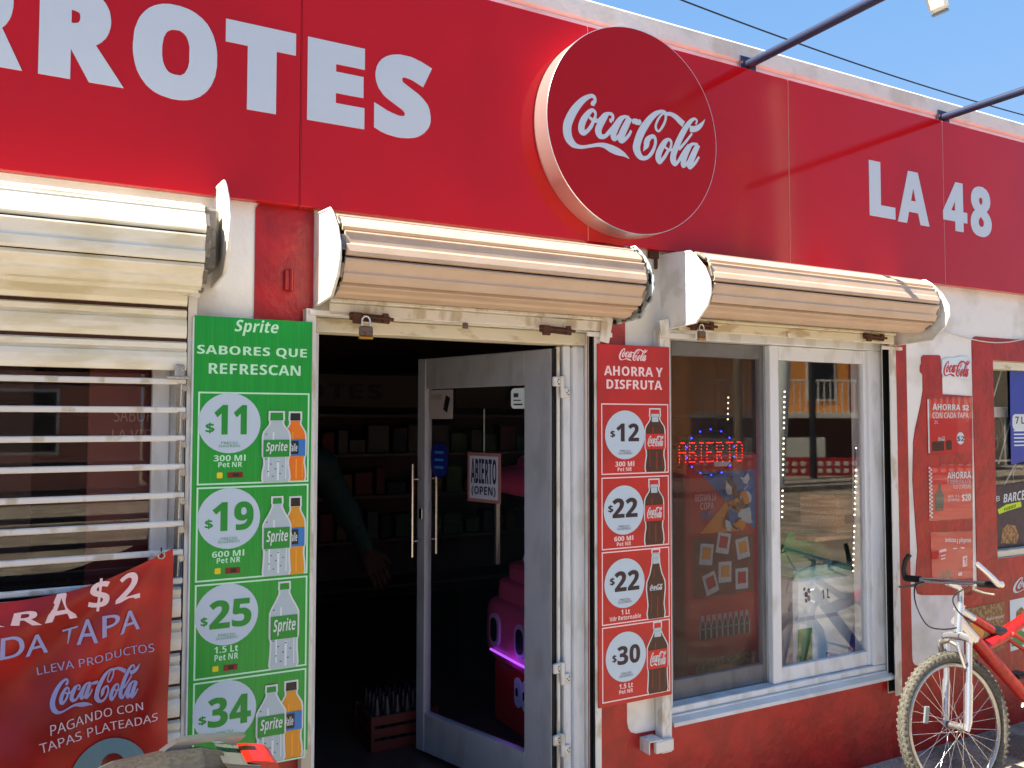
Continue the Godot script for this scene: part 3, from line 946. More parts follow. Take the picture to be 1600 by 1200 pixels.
	var door := part(t, "glass_door", s, M.door_grey)
	door.position = Vector3(1.805, 0, -0.06)
	door.rotation.y = deg_to_rad(-73.0)
	s = Shape.new()
	s.span(Vector3(-w + 0.06, y0 + 0.183, -0.0012), Vector3(-0.163, y1 - 0.148, 0.0012))
	part(door, "pane", s, M.window_glass)
	for side in [1.0, -1.0]:
		s = Shape.new()
		var hx := -w + 0.03
		s.tube([Vector3(hx, 1.085, 0.075 * side), Vector3(hx, 1.535, 0.075 * side)], 0.0085, 12)
		for y in [1.16, 1.46]:
			s.tube([Vector3(hx, y, 0.022 * side), Vector3(hx, y, 0.075 * side)], 0.006, 8)
		part(door, "pull_bar", s, M.chrome)
	s = Shape.new()
	s.box(Vector3(-w + 0.031, 1.29, 0.0235), Vector3(0.022, 0.05, 0.004), Basis(), 0.004)
	part(door, "lock_plate", s, M.chrome)
	s = Shape.new()
	s.span(Vector3(-0.0045, y0 + 0.002, -0.02), Vector3(0.0, y1 - 0.002, 0.02))
	part(door, "door_seal", s, M.black_rubber)
	s = Shape.new()
	s.span(Vector3(1.805, 0.16, -0.058), Vector3(1.819, 2.06, -0.046), 0.003)
	part(t, "hinge_post", s, M.rail_white)
	for y in [1.895, 0.712, 0.422]:
		hinge(t, Vector3(1.800, y, -0.034), 0.3)

func shutters() -> void:
	# over the doorway
	var t := thing("roller_shutter", "cream roller shutter rolled up over the open doorway", "roller shutter", Vector3.ZERO, "roller shutters along the shop front")
	roll_slats(t, 0.785, 2.005, 2.31, 0.165, 0.136, 9, 0.18, M.shutter_cream)
	end_plate(t, 0.762, "", 0.98)
	end_plate(t, 2.035, "chipped grey end plate with peeling paint", 0.96, 0.0, M.peeling)
	var s := Shape.new()
	s.span(Vector3(0.80, 2.122, 0.046), Vector3(1.965, 2.165, 0.062), 0.005)
	s.span(Vector3(0.80, 2.166, 0.052), Vector3(1.965, 2.180, 0.075), 0.004)
	part(t, "bottom_bar", s, M.rail_white)
	s = Shape.new()
	s.prism([Vector2(0.05, 2.182), Vector2(0.085, 2.186), Vector2(0.10, 2.20), Vector2(0.07, 2.208), Vector2(0.05, 2.205)], 0.79, 1.97, Transform3D(Basis(Vector3.BACK, Vector3.UP, Vector3.RIGHT), Vector3.ZERO))
	part(t, "slat", s, M.shutter_cream)
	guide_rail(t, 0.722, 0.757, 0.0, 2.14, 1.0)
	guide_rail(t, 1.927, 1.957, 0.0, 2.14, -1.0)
	latch(t, Vector3(0.945, 2.116, 0.075), M.rust)
	latch(t, Vector3(1.724, 2.113, 0.075), M.rust)
	s = Shape.new()
	s.span(Vector3(0.73, 2.118, 0.054), Vector3(0.90, 2.136, 0.062), 0.003)
	part(t, "locking_bolt", s, M.rail_white)
	s = Shape.new()
	s.span(Vector3(1.885, 2.098, 0.056), Vector3(2.01, 2.118, 0.064), 0.003)
	s.box(Vector3(1.975, 2.13, 0.066), Vector3(0.05, 0.11, 0.012), Basis(Vector3.BACK, -0.2), 0.004)
	part(t, "locking_bolt", s, M.rail_white)
	s = Shape.new()
	s.box(Vector3(1.327, 2.11, 0.066), Vector3(0.022, 0.022, 0.008), Basis(), 0.003)
	part(t, "stop_tab", s, M.old_steel)
	padlock(Vector3(0.923, 2.099, 0.098), "padlock with a brass foot hanging above the open doorway")
	# over the sliding window
	t = thing("roller_shutter", "cream roller shutter rolled up over the sliding window", "roller shutter", Vector3.ZERO, "roller shutters along the shop front")
	roll_slats(t, 2.36, 3.825, 2.335, 0.165, 0.134, 9, 0.30, M.shutter_cream)
	end_plate(t, 2.318)
	end_plate(t, 3.865, "white end plate with smeared paint", 1.0)
	s = Shape.new()
	s.span(Vector3(2.37, 2.148, 0.046), Vector3(3.80, 2.192, 0.062), 0.005)
	s.span(Vector3(2.37, 2.193, 0.052), Vector3(3.80, 2.207, 0.075), 0.004)
	part(t, "bottom_bar", s, M.lintel_cream)
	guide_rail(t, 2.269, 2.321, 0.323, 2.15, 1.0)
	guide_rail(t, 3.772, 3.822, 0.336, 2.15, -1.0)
	latch(t, Vector3(2.481, 2.172, 0.075), M.rust)
	latch(t, Vector3(3.622, 2.175, 0.075), M.rust)
	s = Shape.new()
	s.span(Vector3(2.26, 2.112, 0.056), Vector3(2.46, 2.134, 0.064), 0.003)
	s.box(Vector3(2.285, 2.155, 0.0665), Vector3(0.05, 0.07, 0.012), Basis(Vector3.BACK, 0.2), 0.004)
	part(t, "locking_bolt", s, M.rail_white)
	s = Shape.new()
	s.span(Vector3(3.70, 2.118, 0.056), Vector3(3.86, 2.136, 0.064), 0.003)
	part(t, "locking_bolt", s, M.rail_white)
	s = Shape.new()
	s.box(Vector3(3.031, 2.157, 0.07), Vector3(0.024, 0.024, 0.008), Basis(), 0.003)
	part(t, "stop_tab", s, M.rail_white)
	s = Shape.new()
	var bx: float = 2.184
	var by: float = 0.359
	s.span(Vector3(bx, by - 0.02, 0.004), Vector3(bx + 0.006, by + 0.03, 0.07), 0.002)
	s.span(Vector3(bx + 0.035, by - 0.022, 0.053), Vector3(bx + 0.13, by + 0.03, 0.075), 0.004)
	s.span(Vector3(bx, by + 0.0305, 0.004), Vector3(bx + 0.07, by + 0.036, 0.074), 0.002)
	part(t, "floor_catch", s, M.rail_white)
	padlock(Vector3(2.465, 2.158, 0.098), "small dark padlock hanging above the sliding window", 0.85)
	# the see-through one on the left
	t = thing("roller_shutter", "pale stained roller shutter pulled down over the left window with open bars", "roller shutter", Vector3.ZERO, "roller shutters along the shop front")
	roll_slats(t, -1.35, 0.352, 2.292, 0.165, 0.136, 9, 0.52, M.shutter_pale)
	end_plate(t, 0.418, "white end plate, shiny on its inner face", 0.98, 0.045)
	s = Shape.new()
	s.span(Vector3(0.355, 2.23, 0.05), Vector3(0.405, 2.42, 0.20), 0.01)
	part(t, "shaft_bearing", s, M.dirty_steel)
	var prof := [Vector2(0.0, -0.046), Vector2(0.008, -0.045), Vector2(0.015, -0.030), Vector2(0.016, -0.005), Vector2(0.011, 0.012), Vector2(-0.002, 0.015), Vector2(-0.002, 0.022), Vector2(0.010, 0.026), Vector2(0.011, 0.042), Vector2(-0.001, 0.046), Vector2(-0.004, 0.048), Vector2(-0.004, -0.046)]
	var flip := Transform3D(Basis(Vector3.BACK, Vector3.UP, Vector3.RIGHT), Vector3.ZERO)
	var ys := []
	for k in 3:
		ys.append(2.165 - k * 0.105)
	for k in 7:
		ys.append(1.165 - k * 0.105)
	s = Shape.new()
	s.span(Vector3(-1.37, 1.91, 0.050), Vector3(0.328, 2.26, 0.056))
	s.span(Vector3(-1.37, 0.50, 0.050), Vector3(0.328, 1.20, 0.056))
	part(t, "slat_hinge_strip", s, M.rust)
	for y in ys:
		var poly := []
		for q in prof:
			poly.append(Vector2(q.x + 0.062, q.y + y))
		s = Shape.new()
		s.prism(poly, -1.38, 0.330 + rng.randf_range(-0.004, 0.003), flip)
		part(t, "slat", s, M.shutter_pale)
	for k in 8:
		s = Shape.new()
		var y := 1.873 - k * 0.0912
		s.box(Vector3(-0.525, y, 0.066), Vector3(1.71, 0.019, 0.015), Basis(), 0.004)
		part(t, "open_bar", s, M.rail_white)
		if k < 7:
			s = Shape.new()
			s.box(Vector3(0.310, y - 0.046, 0.064), Vector3(0.005, 0.080, 0.020), Basis(Vector3.RIGHT, 0.25) * Basis(Vector3.UP, 0.6), 0.001)
			s.box(Vector3(0.324, y - 0.02, 0.066), Vector3(0.020, 0.024, 0.018), Basis(Vector3.BACK, 0.3), 0.003)
			part(t, "bar_link", s, M.silver)
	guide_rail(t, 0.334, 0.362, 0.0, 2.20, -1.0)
	s = Shape.new()
	s.span(Vector3(0.318, 2.20, 0.045), Vector3(0.375, 2.245, 0.075), 0.004)
	s.box(Vector3(0.30, 2.165, 0.088), Vector3(0.13, 0.022, 0.008), Basis(Vector3.BACK, -0.12), 0.003)
	part(t, "locking_bolt", s, M.rail_white)
	s = Shape.new()
	s.box(Vector3(0.308, 1.905, 0.085), Vector3(0.030, 0.045, 0.016), Basis(), 0.004)
	s.tube([Vector3(0.27, 1.885, 0.092), Vector3(0.335, 1.885, 0.092)], 0.006, 8)
	part(t, "latch", s, M.silver)

func fascia() -> void:
	var t := thing("fascia_sign", "long glossy red shop fascia with white letters RROTES and LA 48", "shop sign")
	var seams := [-1.71, -0.51, 0.694, 1.899, 3.067, 4.249, 5.46, 6.67, 7.88]
	for i in seams.size() - 1:
		var s := Shape.new()
		s.span(Vector3(seams[i] + 0.0015, 2.499, 0.012), Vector3(seams[i + 1] - 0.0015, 3.417, 0.05), 0.002)
		part(t, "fascia_panel", s, M.fascia_red)
	for x in seams.slice(1, 8):
		var e := Shape.new()
		e.span(Vector3(x - 0.0012, 2.499 + 0.001, 0.0125), Vector3(x + 0.0012, 3.417 - 0.001, 0.0505))
		part(t, "seam_strip", e, M.seam_faint if x < 1.5 else M.seam_light)
	var s := Shape.new()
	s.span(Vector3(-1.71, 2.499 + 0.01, 0.004), Vector3(7.88, 3.417 - 0.004, 0.0115))
	part(t, "backing_frame", s, M.seam_light)
	var y0: float = 2.809
	var y1: float = 3.108
	for k in [["R", -0.31, -0.151], ["R", -0.109, 0.129], ["T", 0.438, 0.674], ["E", 0.716, 0.925]]:
		text(t, k[0], rect(k[1], y0, k[2], y1), 0.0502, M.vinyl_white, 700, 1.5, 0.0, 0.0025, false, "letter")
	for k in [["O", 0.153, 0.411], ["S", 0.962, 1.19]]:
		text(t, k[0], rect(k[1], y0 - 0.008, k[2], y1 + 0.008), 0.0502, M.vinyl_white, 700, 1.5, 0.0, 0.0025, false, "letter")
	for k in [["L", [Vector2(3.639, 3.104), Vector2(3.839, 3.106), Vector2(3.831, 2.813), Vector2(3.631, 2.814)]], ["A", [Vector2(3.859, 3.089), Vector2(4.117, 3.094), Vector2(4.108, 2.807), Vector2(3.851, 2.807)]], ["4", [Vector2(4.238, 3.083), Vector2(4.451, 3.086), Vector2(4.441, 2.809), Vector2(4.228, 2.808)]], ["8", [Vector2(4.483, 3.087), Vector2(4.676, 3.091), Vector2(4.665, 2.8), Vector2(4.472, 2.8)]]]:
		var q: Array = k[1]
		text(t, k[0], rect(q[0].x, (q[2].y + q[3].y) * 0.5, q[1].x, (q[0].y + q[1].y) * 0.5), 0.0502, M.vinyl_white, 700, 0.75, 0.0, 0.0025, false, "letter")
	# the round sign
	t = thing("round_sign", "round red sign with a white script logo, silver rim, on the fascia", "sign", Vector3(2.072, 2.962, 0.051))
	var lie := Transform3D(Basis(Vector3.RIGHT, PI / 2), Vector3.ZERO)
	var R := 0.437
	s = Shape.new()
	s.lathe([Vector2(R - 0.004, 0.0), Vector2(R, 0.002), Vector2(R, 0.104), Vector2(R - 0.001, 0.106), Vector2(R - 0.0025, 0.106), Vector2(R - 0.003, 0.104)], 96, lie)
	part(t, "rim", s, M.aluminium)
	s = Shape.new()
	s.lathe([Vector2(R - 0.0032, 0.099), Vector2(R - 0.0032, 0.1055), Vector2(0.0, 0.1055)], 96, lie)
	part(t, "face", s, M.disc_red)
	var lb := [1.710000,2.838000,2.443000,3.076000]
	script_logo(t, rect(lb[0] - 2.072, lb[1] - 2.962, lb[2] - 2.072, lb[3] - 2.962), 0.1065, M.vinyl_white, 10)

func icon_pair(t: Node3D, a: Array, b: Array, z: float) -> void:
	var s := Shape.new()
	s.prism(rounded(a[0], a[1], a[2], a[3], [0.003, 0.003, 0.003, 0.003], 3), z, z + 0.0001)
	part(t, "printed_badge", s, M.print_yellow)
	s = Shape.new()
	s.prism(rounded(b[0], b[1], b[2], b[3], [0.002, 0.002, 0.002, 0.002], 3), z, z + 0.0001)
	var o := part(t, "printed_badge", s, M.print_brown)
	s = Shape.new()
	var w: float = b[2] - b[0]
	s.prism(rect(b[0] + w * 0.35, b[1] + 0.004, b[0] + w * 0.75, b[3] - 0.004), z + 0.0008, z + 0.0009)
	part(o, "badge_mark", s, M.print_ink)

func price_disc(t: Node3D, at: Vector2, rx: float, ry: float, z: float, price: String, q: Array, d: Array, ink: Material) -> void:
	var o := part(t, "price_disc", disc_shape(at, rx, ry, z), M.print_disc)
	text(o, price, q, z + 0.0008, ink, 700, 0.5)
	text(o, "$", d, z + 0.0008, ink, 700, 0.3)
	text(o, "PRECIO", rect(at.x - rx * 0.26, at.y - ry * 0.70, at.x + rx * 0.26, at.y - ry * 0.62), z + 0.0008, ink, 400)
	text(o, "SUGERIDO", rect(at.x - rx * 0.34, at.y - ry * 0.80, at.x + rx * 0.34, at.y - ry * 0.72), z + 0.0008, ink, 400)

func signs() -> void:
	var z := 0.0606
	# green price board
	var t := thing("price_sign", "tall green price board with bottle pictures left of the doorway", "price sign")
	var s := Shape.new()
	var gl: float = 0.353
	var gr: float = 0.742
	s.span(Vector3(gl, 0.622, 0.0535), Vector3(gr, 2.092, 0.06), 0.0015)
	part(t, "board", s, M.sign_green)
	s = Shape.new()
	s.tube([Vector3(gl - 0.002, 0.63, 0.056), Vector3(gl - 0.002, 2.087, 0.056)], 0.0045, 6)
	part(t, "board_edge", s, M.print_white)
	text(t, "Sprite", rect(0.48, 2.032, 0.625, 2.088), z, M.print_lime_white, 700, 0.0, 0.22)
	text(t, "SABORES QUE", rect(0.363, 1.96, 0.723, 1.996), z, M.print_lime_white, 700, 0.1)
	text(t, "REFRESCAN", rect(0.4, 1.902, 0.702, 1.937), z, M.print_lime_white, 700, 0.1)
	var fx0: float = 0.369
	var fx1: float = 0.734
	var rows := [[1.842, 1.536], [1.529, 1.222], [1.214, 0.908], [0.9, 0.598]]
	for r in rows:
		part(t, "frame_line", frame_shape(rect(fx0, r[1], fx1, r[0]), 0.0055, z), M.print_lime_white)
	var z1 := z + 0.0006
	price_disc(t, Vector2(0.469, 1.739), 0.1, 0.1, z1, "11", rect(0.42, 1.701, 0.524, 1.799), rect(0.393, 1.705, 0.421, 1.74), M.print_leaf)
	price_disc(t, Vector2(0.472, 1.424), 0.1, 0.1, z1, "19", rect(0.419, 1.383, 0.55, 1.478), rect(0.396, 1.392, 0.421, 1.424), M.print_leaf)
	price_disc(t, Vector2(0.47, 1.11), 0.1, 0.1, z1, "25", rect(0.414, 1.066, 0.548, 1.158), rect(0.388, 1.077, 0.41, 1.108), M.print_leaf)
	price_disc(t, Vector2(0.468, 0.796), 0.1, 0.1, z1, "34", rect(0.415, 0.749, 0.551, 0.844), rect(0.387, 0.762, 0.411, 0.792), M.print_leaf)
	text(t, "300 Ml", rect(0.42, 1.613, 0.522, 1.634), z, M.print_lime_white, 700)
	text(t, "Pet NR", rect(0.435, 1.593, 0.511, 1.61), z, M.print_lime_white, 700)
	text(t, "600 Ml", rect(0.42, 1.298, 0.522, 1.319), z, M.print_lime_white, 700)
	text(t, "Pet NR", rect(0.435, 1.278, 0.51, 1.296), z, M.print_lime_white, 700)
	text(t, "1.5 Lt", rect(0.432, 0.986, 0.507, 1.008), z, M.print_lime_white, 700)
	text(t, "Pet NR", rect(0.433, 0.962, 0.508, 0.982), z, M.print_lime_white, 700)
	text(t, "2 Lt", rect(0.443, 0.669, 0.497, 0.69), z, M.print_lime_white, 700)
	icon_pair(t, [0.431, 1.557, 0.449, 1.576], [0.464, 1.557, 0.514, 1.576], z)
	icon_pair(t, [0.429, 1.244, 0.448, 1.263], [0.462, 1.242, 0.51, 1.262], z)
	icon_pair(t, [0.427, 0.928, 0.446, 0.946], [0.461, 0.926, 0.506, 0.946], z)
	printed_bottle(t, 0.651, 1.541, 0.721, 1.773, z, "juice")
	printed_bottle(t, 0.578, 1.538, 0.666, 1.774, z + 0.004, "lime")
	printed_bottle(t, 0.658, 1.222, 0.722, 1.482, z, "nectar")
	printed_bottle(t, 0.584, 1.223, 0.671, 1.485, z + 0.004, "tall_lime")
	printed_bottle(t, 0.611, 0.909, 0.702, 1.195, z, "tall_lime")
	printed_bottle(t, 0.647, 0.606, 0.72, 0.859, z, "nectar")
	printed_bottle(t, 0.572, 0.606, 0.661, 0.855, z + 0.004, "tall_lime")
	# red price board
	t = thing("price_sign", "narrow red price board with cola bottles between doorway and sliding window", "price sign")
	s = Shape.new()
	s.span(Vector3(1.937, 0.569, 0.0545), Vector3(2.316, 2.07, 0.06), 0.0015)
	part(t, "board", s, M.sign_red)
	script_logo(t, rect(2.045, 2.003, 2.195, 2.055), z, M.print_pink, 3)
	text(t, "AHORRA Y", rect(1.969, 1.938, 2.277, 1.978), z, M.print_pink, 700, 0.2)
	text(t, "DISFRUTA", rect(1.981, 1.882, 2.273, 1.921), z, M.print_pink, 700, 0.2)
	fx0 = 1.954
	fx1 = 2.306
	for r in [[1.82, 1.522], [1.511, 1.211], [1.203, 0.901], [0.894, 0.586]]:
		part(t, "frame_line", frame_shape(rect(fx0, r[1], fx1, r[0]), 0.0050, z), M.print_pink)
	var rx: float = 0.103
	price_disc(t, Vector2(2.075, 1.688), rx, rx * 1.0, z1, "12", rect(2.029, 1.66, 2.147, 1.736), rect(1.999, 1.676, 2.023, 1.707), M.print_ink)
	price_disc(t, Vector2(2.067, 1.372), rx, rx * 1.0, z1, "22", rect(2.007, 1.34, 2.137, 1.422), rect(1.986, 1.363, 2.012, 1.396), M.print_ink)
	price_disc(t, Vector2(2.069, 1.067), rx, rx * 1.0, z1, "22", rect(2.017, 1.034, 2.144, 1.118), rect(1.993, 1.061, 2.018, 1.095), M.print_ink)
	price_disc(t, Vector2(2.074, 0.762), rx, rx * 1.0, z1, "30", rect(2.029, 0.731, 2.146, 0.808), rect(2.004, 0.743, 2.026, 0.777), M.print_ink)
	text(t, "300 Ml", rect(2.024, 1.555, 2.122, 1.577), z, M.print_pink, 700, 0.2)
	text(t, "Pet NR", rect(2.036, 1.535, 2.109, 1.551), z, M.print_pink, 700)
	text(t, "600 Ml", rect(2.017, 1.243, 2.115, 1.264), z, M.print_pink, 700, 0.2)
	text(t, "Pet NR", rect(2.03, 1.223, 2.103, 1.239), z, M.print_pink, 700)
	text(t, "1 Lt", rect(2.051, 0.937, 2.095, 0.958), z, M.print_pink, 700, 0.2)
	text(t, "Vdr Retornable", rect(1.992, 0.915, 2.153, 0.934), z, M.print_pink, 700)
	text(t, "1.5 Lt", rect(2.039, 0.631, 2.109, 0.652), z, M.print_pink, 700, 0.2)
	text(t, "Pet NR", rect(2.039, 0.611, 2.109, 0.627), z, M.print_pink, 700)
	printed_bottle(t, 2.181, 1.528, 2.285, 1.796, z, "cola")
	printed_bottle(t, 2.176, 1.218, 2.275, 1.493, z, "cola")
	printed_bottle(t, 2.185, 0.903, 2.28, 1.193, z, "glass_cola")
	printed_bottle(t, 2.187, 0.589, 2.292, 0.883, z, "tall_cola")
	# cloth banner tied over the grille
	t = thing("cloth_banner", "red cloth banner reading TAPA, tied over the left window grille", "banner")
	s = Shape.new()
	var nx := 110; var ny := 90
	var grid := []
	for i in nx + 1:
		var col := []
		var u := float(i) / nx
		var x := lerpf(-0.95, 0.292, u)
		var away := 0.292 - x
		var top := 1.347 - 0.30 * away + 0.11 * away * away - 0.03 * sin(minf(away * 6.0, PI))
		for j in ny + 1:
			var y := lerpf(top, 0.36, float(j) / ny)
			col.append(Vector2(x - 0.004 * sin(y * 9.0) * u, y))
		grid.append(col)
	var at := func(p: Vector2) -> Vector3:
		return Vector3(p.x, p.y, cloth_z(p))
	var nrm := func(p: Vector2) -> Vector3:
		var e := 0.004
		return Vector3(cloth_z(p - Vector2(e, 0)) - cloth_z(p + Vector2(e, 0)), cloth_z(p - Vector2(0, e)) - cloth_z(p + Vector2(0, e)), 2.0 * e).normalized()
	for i in nx:
		for j in ny:
			var a: Vector2 = grid[i][j]; var b: Vector2 = grid[i + 1][j]; var c: Vector2 = grid[i + 1][j + 1]; var d: Vector2 = grid[i][j + 1]
			s.tri(at.call(a), at.call(b), at.call(c), nrm.call(a), nrm.call(b), nrm.call(c))
			s.tri(at.call(a), at.call(c), at.call(d), nrm.call(a), nrm.call(c), nrm.call(d))
	part(t, "cloth", s, M.cloth_red)
	s = Shape.new()
	var ring := []
	for k in 16:
		ring.append(Vector3(0.26, 1.328, 0.128) + Vector3(cos(TAU * k / 16) * 0.0095, sin(TAU * k / 16) * 0.0095, 0.002))
	s.tube(ring, 0.0028, 6, true)
	part(t, "grommet", s, M.silver)
	s = Shape.new()
	s.tube([Vector3(0.259, 1.329, 0.135), Vector3(0.261, 1.338, 0.12), Vector3(0.263, 1.346, 0.09), Vector3(0.267, 1.337, 0.06)], 0.0022, 6)
	part(t, "tie", s, M.black_rubber)
	var off := 0.0038
	for k in [["A", [Vector2(-0.051, 1.231), Vector2(0.029, 1.242), Vector2(0.032, 1.159), Vector2(-0.052, 1.155)]], ["R", [Vector2(-0.13, 1.191), Vector2(-0.063, 1.197), Vector2(-0.059, 1.152), Vector2(-0.138, 1.159)]], ["R", [Vector2(-0.227, 1.177), Vector2(-0.162, 1.182), Vector2(-0.152, 1.157), Vector2(-0.232, 1.159)]], ["$", [Vector2(0.068, 1.269), Vector2(0.121, 1.276), Vector2(0.116, 1.171), Vector2(0.058, 1.173)]], ["2", [Vector2(0.146, 1.274), Vector2(0.195, 1.289), Vector2(0.202, 1.204), Vector2(0.133, 1.19)]]]:
		text(t, k[0], k[1], off, M.print_pink, 700, 0.0, 0.0, 0.0, true)
	for k in [["A", [Vector2(-0.098, 1.122), Vector2(-0.045, 1.128), Vector2(-0.042, 1.065), Vector2(-0.099, 1.061)]], ["D", [Vector2(-0.16, 1.126), Vector2(-0.105, 1.132), Vector2(-0.1, 1.067), Vector2(-0.162, 1.064)]], ["A", [Vector2(-0.243, 1.118), Vector2(-0.185, 1.123), Vector2(-0.181, 1.067), Vector2(-0.242, 1.061)]], ["A", [Vector2(0.033, 1.148), Vector2(0.085, 1.153), Vector2(0.089, 1.082), Vector2(0.032, 1.078)]], ["P", [Vector2(0.099, 1.157), Vector2(0.146, 1.164), Vector2(0.147, 1.11), Vector2(0.1, 1.094)]], ["A", [Vector2(0.146, 1.164), Vector2(0.201, 1.171), Vector2(0.204, 1.107), Vector2(0.149, 1.096)]], ["T", [Vector2(-0.007, 1.126), Vector2(0.035, 1.134), Vector2(0.015, 1.086), Vector2(0.002, 1.08)]]]:
		text(t, k[0], k[1], off, M.print_mauve, 400, 0.3, 0.0, 0.0, true)
	text(t, "LLEVA PRODUCTOS", [Vector2(-0.071, 1.025), Vector2(0.243, 1.062), Vector2(0.245, 1.037), Vector2(-0.068, 1.003)], off, M.print_mauve, 400, 0.0, 0.0, 0.0, true)
	script_logo(t, [Vector2(-0.042, 0.982), Vector2(0.206, 1.004), Vector2(0.216, 0.902), Vector2(-0.03, 0.888)], off, M.print_mauve, 5, true)
	text(t, "PAGANDO CON", [Vector2(-0.032, 0.862), Vector2(0.215, 0.886), Vector2(0.217, 0.863), Vector2(-0.03, 0.832)], off, M.print_pink, 400, 0.0, 0.0, 0.0, true)
	text(t, "TAPAS PLATEADAS", [Vector2(-0.059, 0.814), Vector2(0.258, 0.847), Vector2(0.259, 0.823), Vector2(-0.054, 0.786)], off, M.print_pink, 400, 0.0, 0.0, 0.0, true)
	s = Shape.new()
	var hub: Vector2 = Vector2(0.129, 0.68)
	for k in 48:
		var g := TAU * k / 48; var h := TAU * (k + 1) / 48
		var q := []
		for e in [[g, 0.105], [h, 0.105], [h, 0.030], [g, 0.030]]:
			var p: Vector2 = hub + Vector2(cos(e[0]), sin(e[0])) * float(e[1])
			q.append(Vector3(p.x, p.y, cloth_z(p) + off))
		s.quad(q[0], q[1], q[2], q[3], Vector3.BACK)
	part(t, "printed_cap", s, M.print_steel)
	s = Shape.new()
	for k in 24:
		var g := TAU * k / 24; var h := TAU * (k + 1) / 24
		var q := []
		for e in [Vector2.ZERO, Vector2(cos(g), sin(g)) * 0.032, Vector2(cos(h), sin(h)) * 0.032]:
			var p: Vector2 = Vector2(0.136, 0.709) + e
			q.append(Vector3(p.x, p.y, cloth_z(p) + off + 0.001))
		s.flat(q[0], q[1], q[2], Vector3.BACK)
	part(t, "printed_hole", s, M.print_brown)

func poster(label: String, q: Array, z: float, m: Material, sleeve := true, category := "poster") -> Node3D:
	var t := thing("poster", label, category)
	var s := Shape.new()
	s.prism(q, z, z + 0.0015)
	part(t, "print", s, m)
	if sleeve:
		s = Shape.new()
		var mid: Vector2 = (q[0] + q[2]) * 0.5
		var g := []
		for p in q:
			g.append(p + (p - mid).normalized() * 0.012)
		s.prism(g, z + 0.006, z + 0.0062)
		part(t, "plastic_sleeve", s, M.window_glass)
	return t

